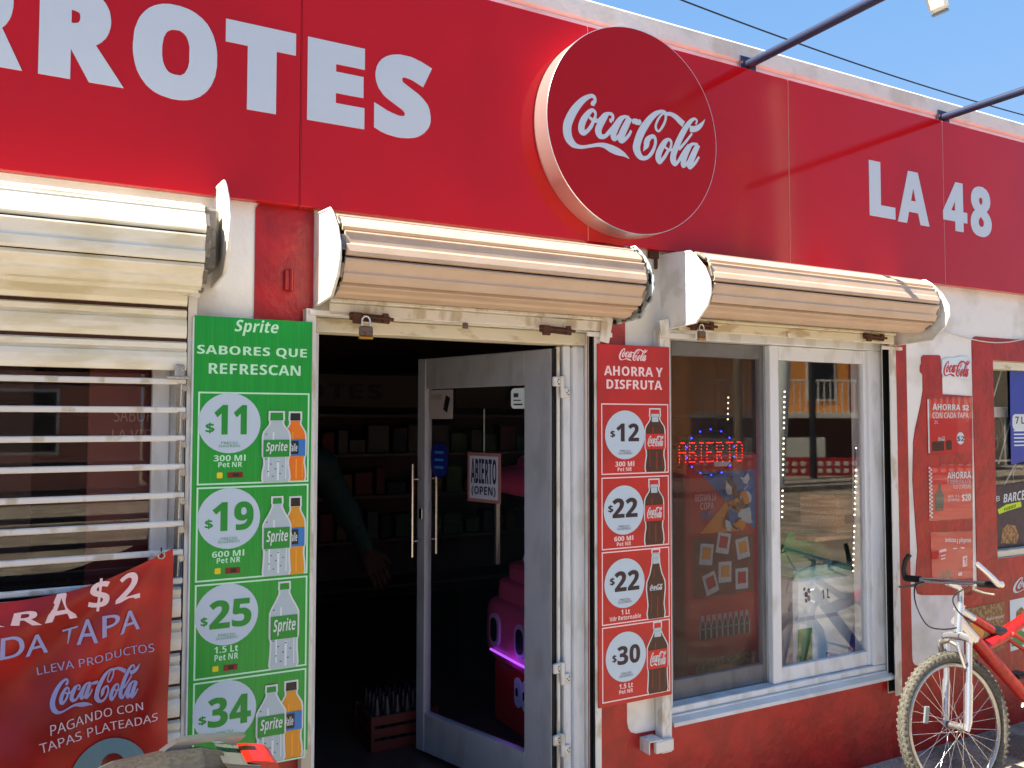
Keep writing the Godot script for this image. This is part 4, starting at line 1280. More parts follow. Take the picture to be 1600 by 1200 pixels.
func right_wall() -> void:
	var z := 0.0046
	var q: Array = [Vector2(4.14, 1.865), Vector2(4.523, 1.878), Vector2(4.518, 1.573), Vector2(4.141, 1.57)]
	var t := poster("red poster reading AHORRA \u00242 CON CADA TAPA, top one on the painted bottle", q, z, M.print_red)
	text(t, "AHORRA $2", [Vector2(4.177, 1.845), Vector2(4.498, 1.839), Vector2(4.497, 1.805), Vector2(4.176, 1.804)], z + 0.0022, M.print_white, 700, 0.3)
	text(t, "CON CADA TAPA", [Vector2(4.176, 1.794), Vector2(4.491, 1.794), Vector2(4.49, 1.765), Vector2(4.175, 1.762)], z + 0.0022, M.print_white, 400)
	text(t, "2L", [Vector2(4.188, 1.75), Vector2(4.224, 1.75), Vector2(4.223, 1.732), Vector2(4.187, 1.732)], z + 0.0022, M.print_white, 400)
	var s := Shape.new()
	s.prism(rect(4.133, 1.572, 4.146, 1.865), z + 0.0022, z + 0.0023)
	part(t, "white_edge", s, M.print_white)
	part(t, "price_disc", disc_shape(Vector2(4.414, 1.65), 0.034, 0.034, z + 0.0022), M.print_pale)
	text(t, "$2", rect(4.382, 1.632, 4.448, 1.664), z + 0.003, M.print_black, 700)
	s = Shape.new()
	s.prism(rounded(4.164, 1.582, 4.23, 1.634, [0.01, 0.01, 0, 0], 3), z + 0.0022, z + 0.0023)
	s.prism(rounded(4.23, 1.584, 4.269, 1.658, [0.01, 0.01, 0, 0], 3), z + 0.0022, z + 0.0023)
	s.prism(rounded(4.286, 1.587, 4.336, 1.64, [0.01, 0.01, 0, 0], 3), z + 0.0022, z + 0.0023)
	part(t, "printed_bottle", s, M.print_cola)
	script_logo(t, rect(4.215, 1.637, 4.276, 1.662), z + 0.0032, M.print_pink, 2)
	q = [Vector2(4.139, 1.499), Vector2(4.509, 1.499), Vector2(4.504, 1.206), Vector2(4.13, 1.212)]
	t = poster("red poster with a checkered edge, a bottle and \u002420, below the AHORRA \u00242 poster", q, z, M.print_red)
	text(t, "AHORRA", [Vector2(4.292, 1.463), Vector2(4.502, 1.463), Vector2(4.501, 1.425), Vector2(4.29, 1.428)], z + 0.0022, M.print_white, 700, 0.2)
	text(t, "Y DISFRUTALA EN", [Vector2(4.29, 1.421), Vector2(4.498, 1.418), Vector2(4.497, 1.395), Vector2(4.289, 1.4)], z + 0.0022, M.print_white, 400)
	text(t, "TUS COMIDAS", [Vector2(4.339, 1.393), Vector2(4.496, 1.389), Vector2(4.496, 1.368), Vector2(4.339, 1.372)], z + 0.0022, M.print_white, 400)
	text(t, "$20", [Vector2(4.415, 1.339), Vector2(4.497, 1.339), Vector2(4.496, 1.296), Vector2(4.413, 1.296)], z + 0.0022, M.print_white, 700, 0.3)
	text(t, "REF. 1 L", [Vector2(4.293, 1.336), Vector2(4.394, 1.336), Vector2(4.393, 1.322), Vector2(4.292, 1.322)], z + 0.0022, M.print_white, 400)
	text(t, "RETORNABLE", [Vector2(4.292, 1.317), Vector2(4.393, 1.316), Vector2(4.393, 1.302), Vector2(4.292, 1.303)], z + 0.0022, M.print_white, 400)
	s = Shape.new()
	var cx: float = 4.132
	var cy: float = 1.497
	var ch := (cy - 1.219) / 26.0
	for i in 26:
		for j in 2:
			if (i + j) % 2 == 0:
				s.prism(rect(cx + j * ch * 1.3, cy - (i + 1) * ch, cx + (j + 1) * ch * 1.3, cy - i * ch), z + 0.0022, z + 0.0023)
	part(t, "checkered_edge", s, M.print_white)
	s = Shape.new()
	s.prism([Vector2(4.212, 1.399), Vector2(4.234, 1.398), Vector2(4.238, 1.367), Vector2(4.254, 1.338), Vector2(4.251, 1.258), Vector2(4.18, 1.254), Vector2(4.183, 1.338), Vector2(4.205, 1.368)], z + 0.0022, z + 0.0023)
	part(t, "printed_bottle", s, M.print_cola)
	s = Shape.new()
	s.prism([Vector2(4.18, 1.352), Vector2(4.257, 1.352), Vector2(4.255, 1.282), Vector2(4.178, 1.282)], z + 0.003, z + 0.0031)
	part(t, "bottle_label", s, M.print_slate)
	s = Shape.new()
	s.prism(rounded(4.179, 1.226, 4.311, 1.247, [0.012, 0.012, 0.012, 0.012], 3), z + 0.0024, z + 0.0025)
	s.prism(rounded(4.257, 1.245, 4.318, 1.266, [0.012, 0.012, 0.012, 0.012], 3), z + 0.0024, z + 0.0025)
	part(t, "printed_plate", s, M.print_tan)
	q = [Vector2(4.138, 1.137), Vector2(4.501, 1.123), Vector2(4.495, 0.874), Vector2(4.146, 0.89)]
	t = poster("faded red poster reading boletos y playeras, lowest on the painted bottle", q, z, M.print_red)
	text(t, "boletos y playeras", [Vector2(4.263, 1.108), Vector2(4.488, 1.092), Vector2(4.487, 1.058), Vector2(4.262, 1.075)], z + 0.0022, M.print_white, 700, 0.0, 0.0)
	s = Shape.new()
	for k in [[Vector2(4.206, 1.041), Vector2(4.266, 1.047), Vector2(4.271, 1.033), Vector2(4.211, 1.027)], [Vector2(4.221, 1.012), Vector2(4.26, 1.016), Vector2(4.259, 1.009), Vector2(4.221, 1.005)], [Vector2(4.22, 0.995), Vector2(4.259, 0.999), Vector2(4.259, 0.992), Vector2(4.22, 0.988)], [Vector2(4.41, 0.991), Vector2(4.45, 0.995), Vector2(4.448, 0.938), Vector2(4.408, 0.934)], [Vector2(4.367, 0.906), Vector2(4.401, 0.906), Vector2(4.401, 0.889), Vector2(4.367, 0.888)], [Vector2(4.327, 1.046), Vector2(4.361, 1.044), Vector2(4.361, 1.037), Vector2(4.327, 1.039)], [Vector2(4.395, 1.045), Vector2(4.429, 1.042), Vector2(4.429, 1.035), Vector2(4.395, 1.038)]]:
		s.prism(k, z + 0.0022, z + 0.0023)
	part(t, "printed_marks", s, M.print_pink)
	text(t, "1", rect(4.421, 0.943, 4.44, 0.985), z + 0.003, M.print_red, 700)
	s = Shape.new()
	s.prism([Vector2(4.206, 0.885), Vector2(4.218, 0.925), Vector2(4.25, 0.909), Vector2(4.274, 0.938), Vector2(4.306, 0.911), Vector2(4.316, 0.88)], z + 0.0022, z + 0.0023)
	part(t, "printed_crowd", s, M.print_brown)
	# logo sticker
	q = [Vector2(4.271, 2.088), Vector2(4.305, 2.1), Vector2(4.384, 2.103), Vector2(4.43, 2.115), Vector2(4.506, 2.111), Vector2(4.522, 2.082), Vector2(4.519, 2.009), Vector2(4.489, 1.986), Vector2(4.397, 1.984), Vector2(4.335, 1.997), Vector2(4.279, 1.988), Vector2(4.263, 2.016)]
	var st := thing("sticker", "white sticker with a dark red script logo beside the painted bottle neck", "sticker")
	s = Shape.new()
	s.prism(q, 0.0045, 0.0058)
	part(st, "backing", s, M.print_pale)
	script_logo(st, [Vector2(4.276, 2.079), Vector2(4.514, 2.092), Vector2(4.51, 1.994), Vector2(4.276, 1.995)], 0.0066, M.print_red, 4)
	# low posters on the red base
	t = poster("faded orange-tan poster behind the bicycle, below the window", [Vector2(4.437, 0.702), Vector2(4.786, 0.705), Vector2(4.778, 0.442), Vector2(4.432, 0.415)], z, M.print_tan, false)
	text(t, "HAZLO MEJOR", [Vector2(4.611, 0.63), Vector2(4.774, 0.63), Vector2(4.773, 0.612), Vector2(4.611, 0.612)], z + 0.0022, M.print_pink, 700)
	s = Shape.new()
	s.prism([Vector2(4.448, 0.616), Vector2(4.547, 0.64), Vector2(4.59, 0.546), Vector2(4.512, 0.484), Vector2(4.45, 0.51)], z + 0.0022, z + 0.0023)
	part(t, "printed_shape", s, M.print_amber)
	t = poster("pale poster at the right edge, below the script lettering", [Vector2(4.838, 0.707), Vector2(5.237, 0.717), Vector2(5.224, 0.433), Vector2(4.832, 0.415)], z, M.print_pale, false)
	s = Shape.new()
	s.prism([Vector2(4.84, 0.443), Vector2(4.868, 0.531), Vector2(4.907, 0.564), Vector2(4.943, 0.523), Vector2(4.993, 0.498), Vector2(5.003, 0.445), Vector2(4.914, 0.434)], z + 0.0022, z + 0.0023)
	s.prism([Vector2(5.05, 0.641), Vector2(5.155, 0.649), Vector2(5.161, 0.497), Vector2(5.056, 0.491)], z + 0.0022, z + 0.0023)
	part(t, "printed_shape", s, M.print_leaf)
	s = Shape.new()
	s.prism([Vector2(4.898, 0.639), Vector2(4.949, 0.659), Vector2(4.992, 0.625), Vector2(4.983, 0.566), Vector2(4.92, 0.566), Vector2(4.89, 0.599)], z + 0.0022, z + 0.0023)
	part(t, "printed_shape", s, M.print_tan)
	var wl := thing("wall_lettering", "white script lettering painted on the red base under the right window", "lettering")
	script_logo(wl, [Vector2(4.874, 0.826), Vector2(5.324, 0.844), Vector2(5.32, 0.755), Vector2(4.871, 0.741)], 0.0052, M.vinyl_white, 5)
	# posters stuck on the right window
	t = poster("blue poster hanging in the right window", [Vector2(4.993, 2.058), Vector2(5.365, 2.049), Vector2(5.341, 1.534), Vector2(4.982, 1.484)], -0.055, mat("poster_blue", Color(0.05, 0.20, 0.62), 0.4), false)
	s = Shape.new()
	s.prism(rounded(5.005, 1.693, 5.162, 1.789, [0.03, 0.03, 0.03, 0.03], 4), -0.0528, -0.0527)
	part(t, "printed_badge", s, M.print_white)
	text(t, "7 L", rect(5.032, 1.731, 5.123, 1.774), -0.052, M.print_ink, 700)
	s = Shape.new()
	for k in 5:
		s.prism(rect(5.016, 1.685, 5.199, 1.693).map(func(p: Vector2) -> Vector2: return p - Vector2(0, k * 0.022)), -0.0528, -0.0527)
	part(t, "printed_marks", s, M.print_pale)
	t = poster("dark purple poster reading BARCEL low in the right window", [Vector2(4.745, 1.359), Vector2(5.334, 1.392), Vector2(5.315, 0.994), Vector2(4.731, 0.99)], -0.055, mat("poster_purple", Color(0.16, 0.08, 0.22), 0.4, 0.0, noise(0.01, 91, Color(0.5, 0.4, 0.8), Color(1.6, 1.2, 0.9), 0.35, 0.7, 4), Vector3(2.5, 2.5, 2.5)), false)
	text(t, "BARCEL", [Vector2(4.892, 1.312), Vector2(5.144, 1.333), Vector2(5.148, 1.275), Vector2(4.896, 1.263)], -0.0528, M.print_white, 700, 0.0, 0.25)
	text(t, "B", [Vector2(4.829, 1.304), Vector2(4.86, 1.306), Vector2(4.859, 1.276), Vector2(4.828, 1.274)], -0.0528, M.print_white, 400)
	s = Shape.new()
	s.prism([Vector2(4.838, 1.225), Vector2(4.921, 1.251), Vector2(5.069, 1.263), Vector2(5.074, 1.232), Vector2(4.932, 1.213), Vector2(4.85, 1.198)], -0.0528, -0.0527)
	part(t, "printed_splash", s, mat("print_acid", Color(0.72, 0.85, 0.08), 0.4))
	text(t, "FUEGO", [Vector2(4.901, 1.229), Vector2(5.016, 1.25), Vector2(5.016, 1.231), Vector2(4.901, 1.214)], -0.052, M.print_ink, 700)
	s = Shape.new()
	s.prism([Vector2(4.861, 1.026), Vector2(4.877, 1.107), Vector2(4.929, 1.134), Vector2(5.005, 1.122), Vector2(5.04, 1.059), Vector2(5.013, 1.015)], -0.0528, -0.0527)
	part(t, "printed_shape", s, M.print_tan)
	# cable stapled along the wall
	s = Shape.new()
	var pts := []
	for k in 25:
		var u := k / 24.0
		pts.append(Vector3(lerpf(3.87, 5.6, u), lerpf(2.30, 2.33, u) - 0.10 * sin(PI * minf(u * 1.05, 1.0)) + 0.012 * sin(u * 9.0), 0.012))
	s.tube(pts, 0.0035, 6)
	single("wall_cable", s, M.wire_white, "thin white cable sagging along the wall above the right window", "cable")

# ---------------------------------------------------------------- things in front of the shop
func street_things() -> void:
	var s := Shape.new()
	# tubes that stick out from the parapet
	var labels := ["blue steel tube sticking out above the sliding window", "blue steel tube sticking out above LA 48"]
	var xs := [2.839, 4.311]
	for k in 2:
		s = Shape.new()
		s.tube([Vector3(xs[k], 3.458, -0.10), Vector3(xs[k], 3.445, 1.62)], 0.021, 12)
		var tube := single("canopy_tube", s, M.pole_blue, labels[k], "tube", "steel canopy tubes on the parapet")
		s = Shape.new()
		s.box(Vector3(xs[k], 3.456, 0.016), Vector3(0.10, 0.075, 0.006), Basis(), 0.002)
		part(tube, "wall_plate", s, M.pole_blue)
		s = Shape.new()
		for e in [-0.038, 0.038]:
			s.box(Vector3(xs[k] + e, 3.458, 0.022), Vector3(0.014, 0.014, 0.008), Basis(), 0.003)
		part(tube, "bolt", s, M.rust)
	# flood lamp on the second tube
	var t := thing("flood_lamp", "white finned flood lamp hanging at the top edge against the sky", "lamp", Vector3(2.962, 3.392, 0.9))
	var b := Basis(Vector3.FORWARD, -0.42) * Basis(Vector3.UP, 0.5)
	s = Shape.new()
	s.box(Vector3(0, 0.06, 0), Vector3(0.088, 0.19, 0.070), b, 0.014)
	part(t, "lamp_body", s, M.lamp_white)
	s = Shape.new()
	for k in 9:
		s.box(b * Vector3(0.047, 0.0, -0.030 + 0.0075 * k) + Vector3(0, 0.06, 0), Vector3(0.014, 0.18, 0.0018), b, 0.0)
	part(t, "cooling_fins", s, M.lamp_white)
	s = Shape.new()
	s.box(Vector3(0, 0.06, 0) + b * Vector3(0.004, -0.1005, 0), Vector3(0.076, 0.010, 0.060), b, 0.003)
	part(t, "lens", s, M.lamp_lens)
	s = Shape.new()
	s.tube([Vector3(0, 0.13, 0), Vector3(-0.03, 0.13, -0.01), Vector3(2.839 - t.position.x, 3.47 - t.position.y, -0.02)], 0.008, 8)
	part(t, "bracket", s, M.dirty_steel)
	# overhead wire
	s = Shape.new()
	var pts := []
	for k in 41:
		var u := k / 40.0 * 2.4 - 0.7
		var p: Vector3 = Vector3(3.7, 4.676, -1.5).lerp(Vector3(7.725, 4.571, -1.5), u)
		p.y -= 0.04 * 4.0 * clampf(u, -0.7, 1.7) * (1.0 - u)
		pts.append(p)
	s.tube(pts, 0.0062, 6)
	single("overhead_wire", s, M.wire_black, "dark overhead wire crossing the sky above the roof", "wire")
	bicycle()
	motorcycle()

func bicycle() -> void:
	var t := thing("bicycle", "red mountain bicycle with silver fork and bar ends leaning at the right wall", "bicycle")
	# built upright along -x with its front wheel hub at the origin of its own frame, then leaned towards the wall
	var R := 0.335
	var lean := Basis(Vector3.RIGHT, -0.12) * Basis(Vector3.UP, 0.0)
	var o := Vector3(3.655, 0.0, 0.49)
	var steer := Basis(Vector3.UP, deg_to_rad(-7.0))
	var W := func(p: Vector3) -> Vector3:
		return o + lean * p
	var S := func(p: Vector3) -> Vector3:
		return o + lean * (steer * p)
	var make_wheel := func(hub: Vector3, f: Callable) -> void:
		var s := Shape.new()
		var ring := []
		for k in 56:
			var g := TAU * k / 56
			ring.append(f.call(hub + Vector3(cos(g), sin(g), 0) * (R - 0.026)))
		s.tube(ring, 0.0235, 14, true)
		# knobs of the tread
		var z: Vector3 = (f.call(Vector3(0, 0, 1)) - f.call(Vector3.ZERO)).normalized()
		for k in 72:
			var g := TAU * k / 72
			for w in [-0.019, -0.006, 0.008, 0.020]:
				var lift := R - 0.0065 - 0.009 * absf(w) / 0.02 * absf(w) / 0.02
				var p: Vector3 = f.call(hub + Vector3(cos(g + w * 2.0), sin(g + w * 2.0), 0) * lift + Vector3(0, 0, w))
				var out: Vector3 = (p - f.call(hub + Vector3(0, 0, w))).normalized()
				s.box(p, Vector3(0.010, 0.011, 0.008), Basis(out.cross(z), out, z), 0.0)
		var tyre := part(t, "wheel", s, M.tyre)
		s = Shape.new()
		var rim := []
		for k in 56:
			var g := TAU * k / 56
			rim.append(f.call(hub + Vector3(cos(g), sin(g), 0) * (R - 0.060)))
		s.tube(rim, 0.0115, 8, true)
		part(tyre, "rim", s, M.silver)
		s = Shape.new()
		s.tube([f.call(hub + Vector3(0, 0, -0.05)), f.call(hub + Vector3(0, 0, -0.036)), f.call(hub + Vector3(0, 0, -0.03)), f.call(hub + Vector3(0, 0, 0.03)), f.call(hub + Vector3(0, 0, 0.036)), f.call(hub + Vector3(0, 0, 0.05))], [0.007, 0.022, 0.014, 0.014, 0.022, 0.007], 10)
		part(tyre, "hub", s, M.silver)
		for k in 32:
			s = Shape.new()
			var side := -1.0 if k % 2 else 1.0
			var g := TAU * k / 32
			var h := g + (0.9 if k % 4 < 2 else -0.9)
			s.tube([f.call(hub + Vector3(cos(h) * 0.020, sin(h) * 0.020, 0.034 * side)), f.call(hub + Vector3(cos(g), sin(g), 0) * (R - 0.066))], 0.0012, 5)
			part(tyre, "spoke", s, M.chrome)
		s = Shape.new()
		s.box(f.call(hub + Vector3(-0.17, 0.075, 0.008)), Vector3(0.030, 0.075, 0.010), Basis(Vector3.BACK, -0.17), 0.004)
		part(tyre, "reflector", s, M.lamp_lens)
	make_wheel.call(Vector3(0, R, 0), S)
	make_wheel.call(Vector3(1.06, R, 0), W)
	var bar := func(called: String, p: Array, r, m: Material, f: Callable, sides := 10) -> MeshInstance3D:
		var s := Shape.new()
		var q := []
		var soft: bool = called.ends_with("cable")
		for i in p.size():
			if soft and i < p.size() - 1:
				for k in 6:
					var v := Vector3.ZERO
					for e in 3:
						v[e] = spline(p[maxi(i - 1, 0)][e], p[i][e], p[i + 1][e], p[mini(i + 2, p.size() - 1)][e], k / 6.0)
					q.append(f.call(v))
			else:
				q.append(f.call(p[i]))
		s.tube(q, r, sides)
		return part(t, called, s, m)
	# fork, steerer, stem and handlebar
	var crown := Vector3(0.085, 0.715, 0)
	var head_top := Vector3(0.135, 0.865, 0)
	for z in [-0.062, 0.062]:
		bar.call("fork_leg", [Vector3(0.004, R - 0.01, z), Vector3(0.02, R + 0.03, z), Vector3(0.052, 0.52, z), Vector3(0.056, 0.535, z), Vector3(0.088, 0.70, z), Vector3(0.092, 0.725, z)], [0.012, 0.017, 0.018, 0.0135, 0.0135, 0.015], M.fork_silver, S)
	bar.call("fork_crown", [Vector3(0.088, 0.722, -0.078), Vector3(0.092, 0.732, -0.03), Vector3(0.092, 0.732, 0.03), Vector3(0.088, 0.722, 0.078)], [0.017, 0.020, 0.020, 0.017], M.fork_silver, S)
	bar.call("brake_arch", [Vector3(0.05, 0.62, -0.062), Vector3(0.03, 0.70, -0.045), Vector3(0.03, 0.715, 0.0), Vector3(0.03, 0.70, 0.045), Vector3(0.05, 0.62, 0.062)], 0.010, M.dirty_steel, S)
	for z in [-0.045, 0.045]:
		bar.call("brake_arm", [Vector3(0.045, 0.60, z * 1.3), Vector3(0.025, 0.66, z * 1.4), Vector3(0.03, 0.715, z * 1.1)], 0.007, M.fork_silver, S)
	bar.call("head_tube", [Vector3(0.098, 0.745, 0), Vector3(0.100, 0.755, 0), Vector3(0.132, 0.862, 0), Vector3(0.134, 0.870, 0)], [0.024, 0.020, 0.020, 0.024], M.fork_silver, S)
	bar.call("stem", [Vector3(0.135, 0.870, 0), Vector3(0.148, 0.935, 0), Vector3(0.135, 0.955, 0), Vector3(0.07, 0.985, 0)], [0.0145, 0.0145, 0.016, 0.018], M.fork_silver, S)
	bar.call("handlebar", [Vector3(0.085, 0.985, -0.265), Vector3(0.075, 0.985, -0.10), Vector3(0.068, 0.988, 0), Vector3(0.075, 0.985, 0.10), Vector3(0.085, 0.985, 0.265)], 0.0125, M.chrome, S)
	bar.call("grip", [Vector3(0.085, 0.985, -0.26), Vector3(0.080, 0.985, -0.165)], 0.0165, M.black_rubber, S)
	bar.call("grip", [Vector3(0.085, 0.985, 0.26), Vector3(0.080, 0.985, 0.165)], 0.0165, M.dark_plastic, S)
	bar.call("bar_end", [Vector3(0.10, 0.980, -0.262), Vector3(0.082, 0.985, -0.264), Vector3(0.076, 1.03, -0.262), Vector3(0.078, 1.075, -0.245), Vector3(0.09, 1.105, -0.225)], [0.015, 0.014, 0.013, 0.0125, 0.012], M.dark_plastic, S)
	bar.call("bar_end", [Vector3(0.105, 0.985, 0.262), Vector3(0.08, 0.99, 0.262), Vector3(0.045, 1.03, 0.258), Vector3(0.0, 1.085, 0.235)], [0.016, 0.015, 0.0125, 0.0125], M.fork_silver, S)
	for z in [-0.15, 0.15]:
		bar.call("brake_lever", [Vector3(0.075, 0.975, z), Vector3(0.045, 0.960, z * 1.1), Vector3(0.035, 0.950, z * 1.5), Vector3(0.045, 0.945, z * 1.8)], [0.011, 0.008, 0.006, 0.006], M.dirty_steel, S)
	bar.call("brake_cable", [Vector3(0.06, 0.975, -0.13), Vector3(-0.03, 0.965, -0.10), Vector3(-0.10, 0.89, -0.04), Vector3(-0.09, 0.80, 0.0), Vector3(-0.02, 0.775, 0.02), Vector3(0.06, 0.775, 0.03)], 0.0035, M.black_rubber, S, 6)
	bar.call("gear_cable", [Vector3(0.06, 0.975, 0.13), Vector3(0.03, 0.92, 0.06), Vector3(0.08, 0.85, 0.03), Vector3(0.16, 0.80, 0.02)], 0.003, M.black_rubber, S, 6)
	# frame
	var shock := Vector3(0.50, 0.66, 0)
	var crank := Vector3(0.66, 0.30, 0)
	bar.call("down_tube", [Vector3(0.118, 0.80, 0), Vector3(0.235, 0.69, 0)], 0.030, M.fork_silver, W)
	bar.call("down_tube", [Vector3(0.225, 0.70, 0), Vector3(0.32, 0.61, 0), Vector3(0.62, 0.33, 0)], [0.031, 0.033, 0.028], M.bike_red, W, 12)
	bar.call("top_tube", [Vector3(0.13, 0.855, 0), Vector3(0.25, 0.79, 0)], 0.020, M.fork_silver, W)
	bar.call("top_tube", [Vector3(0.24, 0.795, 0), Vector3(0.38, 0.72, 0)], 0.021, M.bike_red, W, 12)
	bar.call("shock_spring", [Vector3(0.37, 0.725, 0), Vector3(0.40, 0.715, 0), Vector3(0.48, 0.70, 0)], [0.022, 0.030, 0.026], M.dark_plastic, W)
	bar.call("seat_tube", [Vector3(0.28, 0.655, 0), Vector3(0.42, 0.68, 0), Vector3(0.70, 0.76, 0)], [0.030, 0.034, 0.026], M.bike_red, W, 12)
	bar.call("seat_stay", [Vector3(0.48, 0.70, 0.035), Vector3(0.80, 0.52, 0.05), Vector3(1.06, 0.345, 0.06)], 0.011, M.bike_red, W)
	bar.call("seat_stay", [Vector3(0.48, 0.70, -0.035), Vector3(0.80, 0.52, -0.05), Vector3(1.06, 0.345, -0.06)], 0.011, M.bike_red, W)
	bar.call("chain_stay", [Vector3(0.62, 0.32, 0.035), Vector3(1.06, 0.335, 0.06)], 0.011, M.bike_red, W)
	bar.call("chain_stay", [Vector3(0.62, 0.32, -0.035), Vector3(1.06, 0.335, -0.06)], 0.011, M.bike_red, W)
	bar.call("seat_post", [Vector3(0.72, 0.74, 0), Vector3(0.80, 0.92, 0)], 0.014, M.fork_silver, W)
	var s := Shape.new()
	s.prism([Vector2(-0.13, 0.0), Vector2(-0.10, 0.018), Vector2(0.02, 0.02), Vector2(0.10, 0.062), Vector2(0.14, 0.07), Vector2(0.15, 0.0), Vector2(0.14, -0.07), Vector2(0.10, -0.062), Vector2(0.02, -0.02), Vector2(-0.10, -0.018)], 0.0, 0.045, Transform3D(Basis(Vector3.RIGHT, Vector3.BACK, Vector3.UP), W.call(Vector3(0.83, 0.925, 0))))
	part(t, "saddle", s, M.dark_plastic)
	s = Shape.new()
	var chain := []
	for k in 36:
		chain.append(W.call(crank + Vector3(cos(TAU * k / 36) * 0.092, sin(TAU * k / 36) * 0.092, 0.055)))
	s.tube(chain, 0.006, 6, true)
	for k in 5:
		s.tube([W.call(crank + Vector3(0, 0, 0.055)), W.call(crank + Vector3(cos(TAU * k / 5), sin(TAU * k / 5), 0) * 0.09 + Vector3(0, 0, 0.055))], 0.006, 6)
	part(t, "chainring", s, M.silver)
	for z in [0.08, -0.08]:
		var dir := Vector3(-0.10, -0.14, 0) if z > 0 else Vector3(0.10, 0.14, 0)
		bar.call("crank_arm", [crank + Vector3(0, 0, z), crank + dir + Vector3(0, 0, z)], 0.011, M.silver, W)
		s = Shape.new()
		s.box(W.call(crank + dir + Vector3(0, 0, z * 1.8)), Vector3(0.09, 0.022, 0.07), Basis(), 0.006)
		part(t, "pedal", s, M.dark_plastic)
	bar.call("kickstand", [Vector3(0.70, 0.28, 0.03), Vector3(0.78, 0.02, 0.18)], 0.009, M.fork_silver, W)

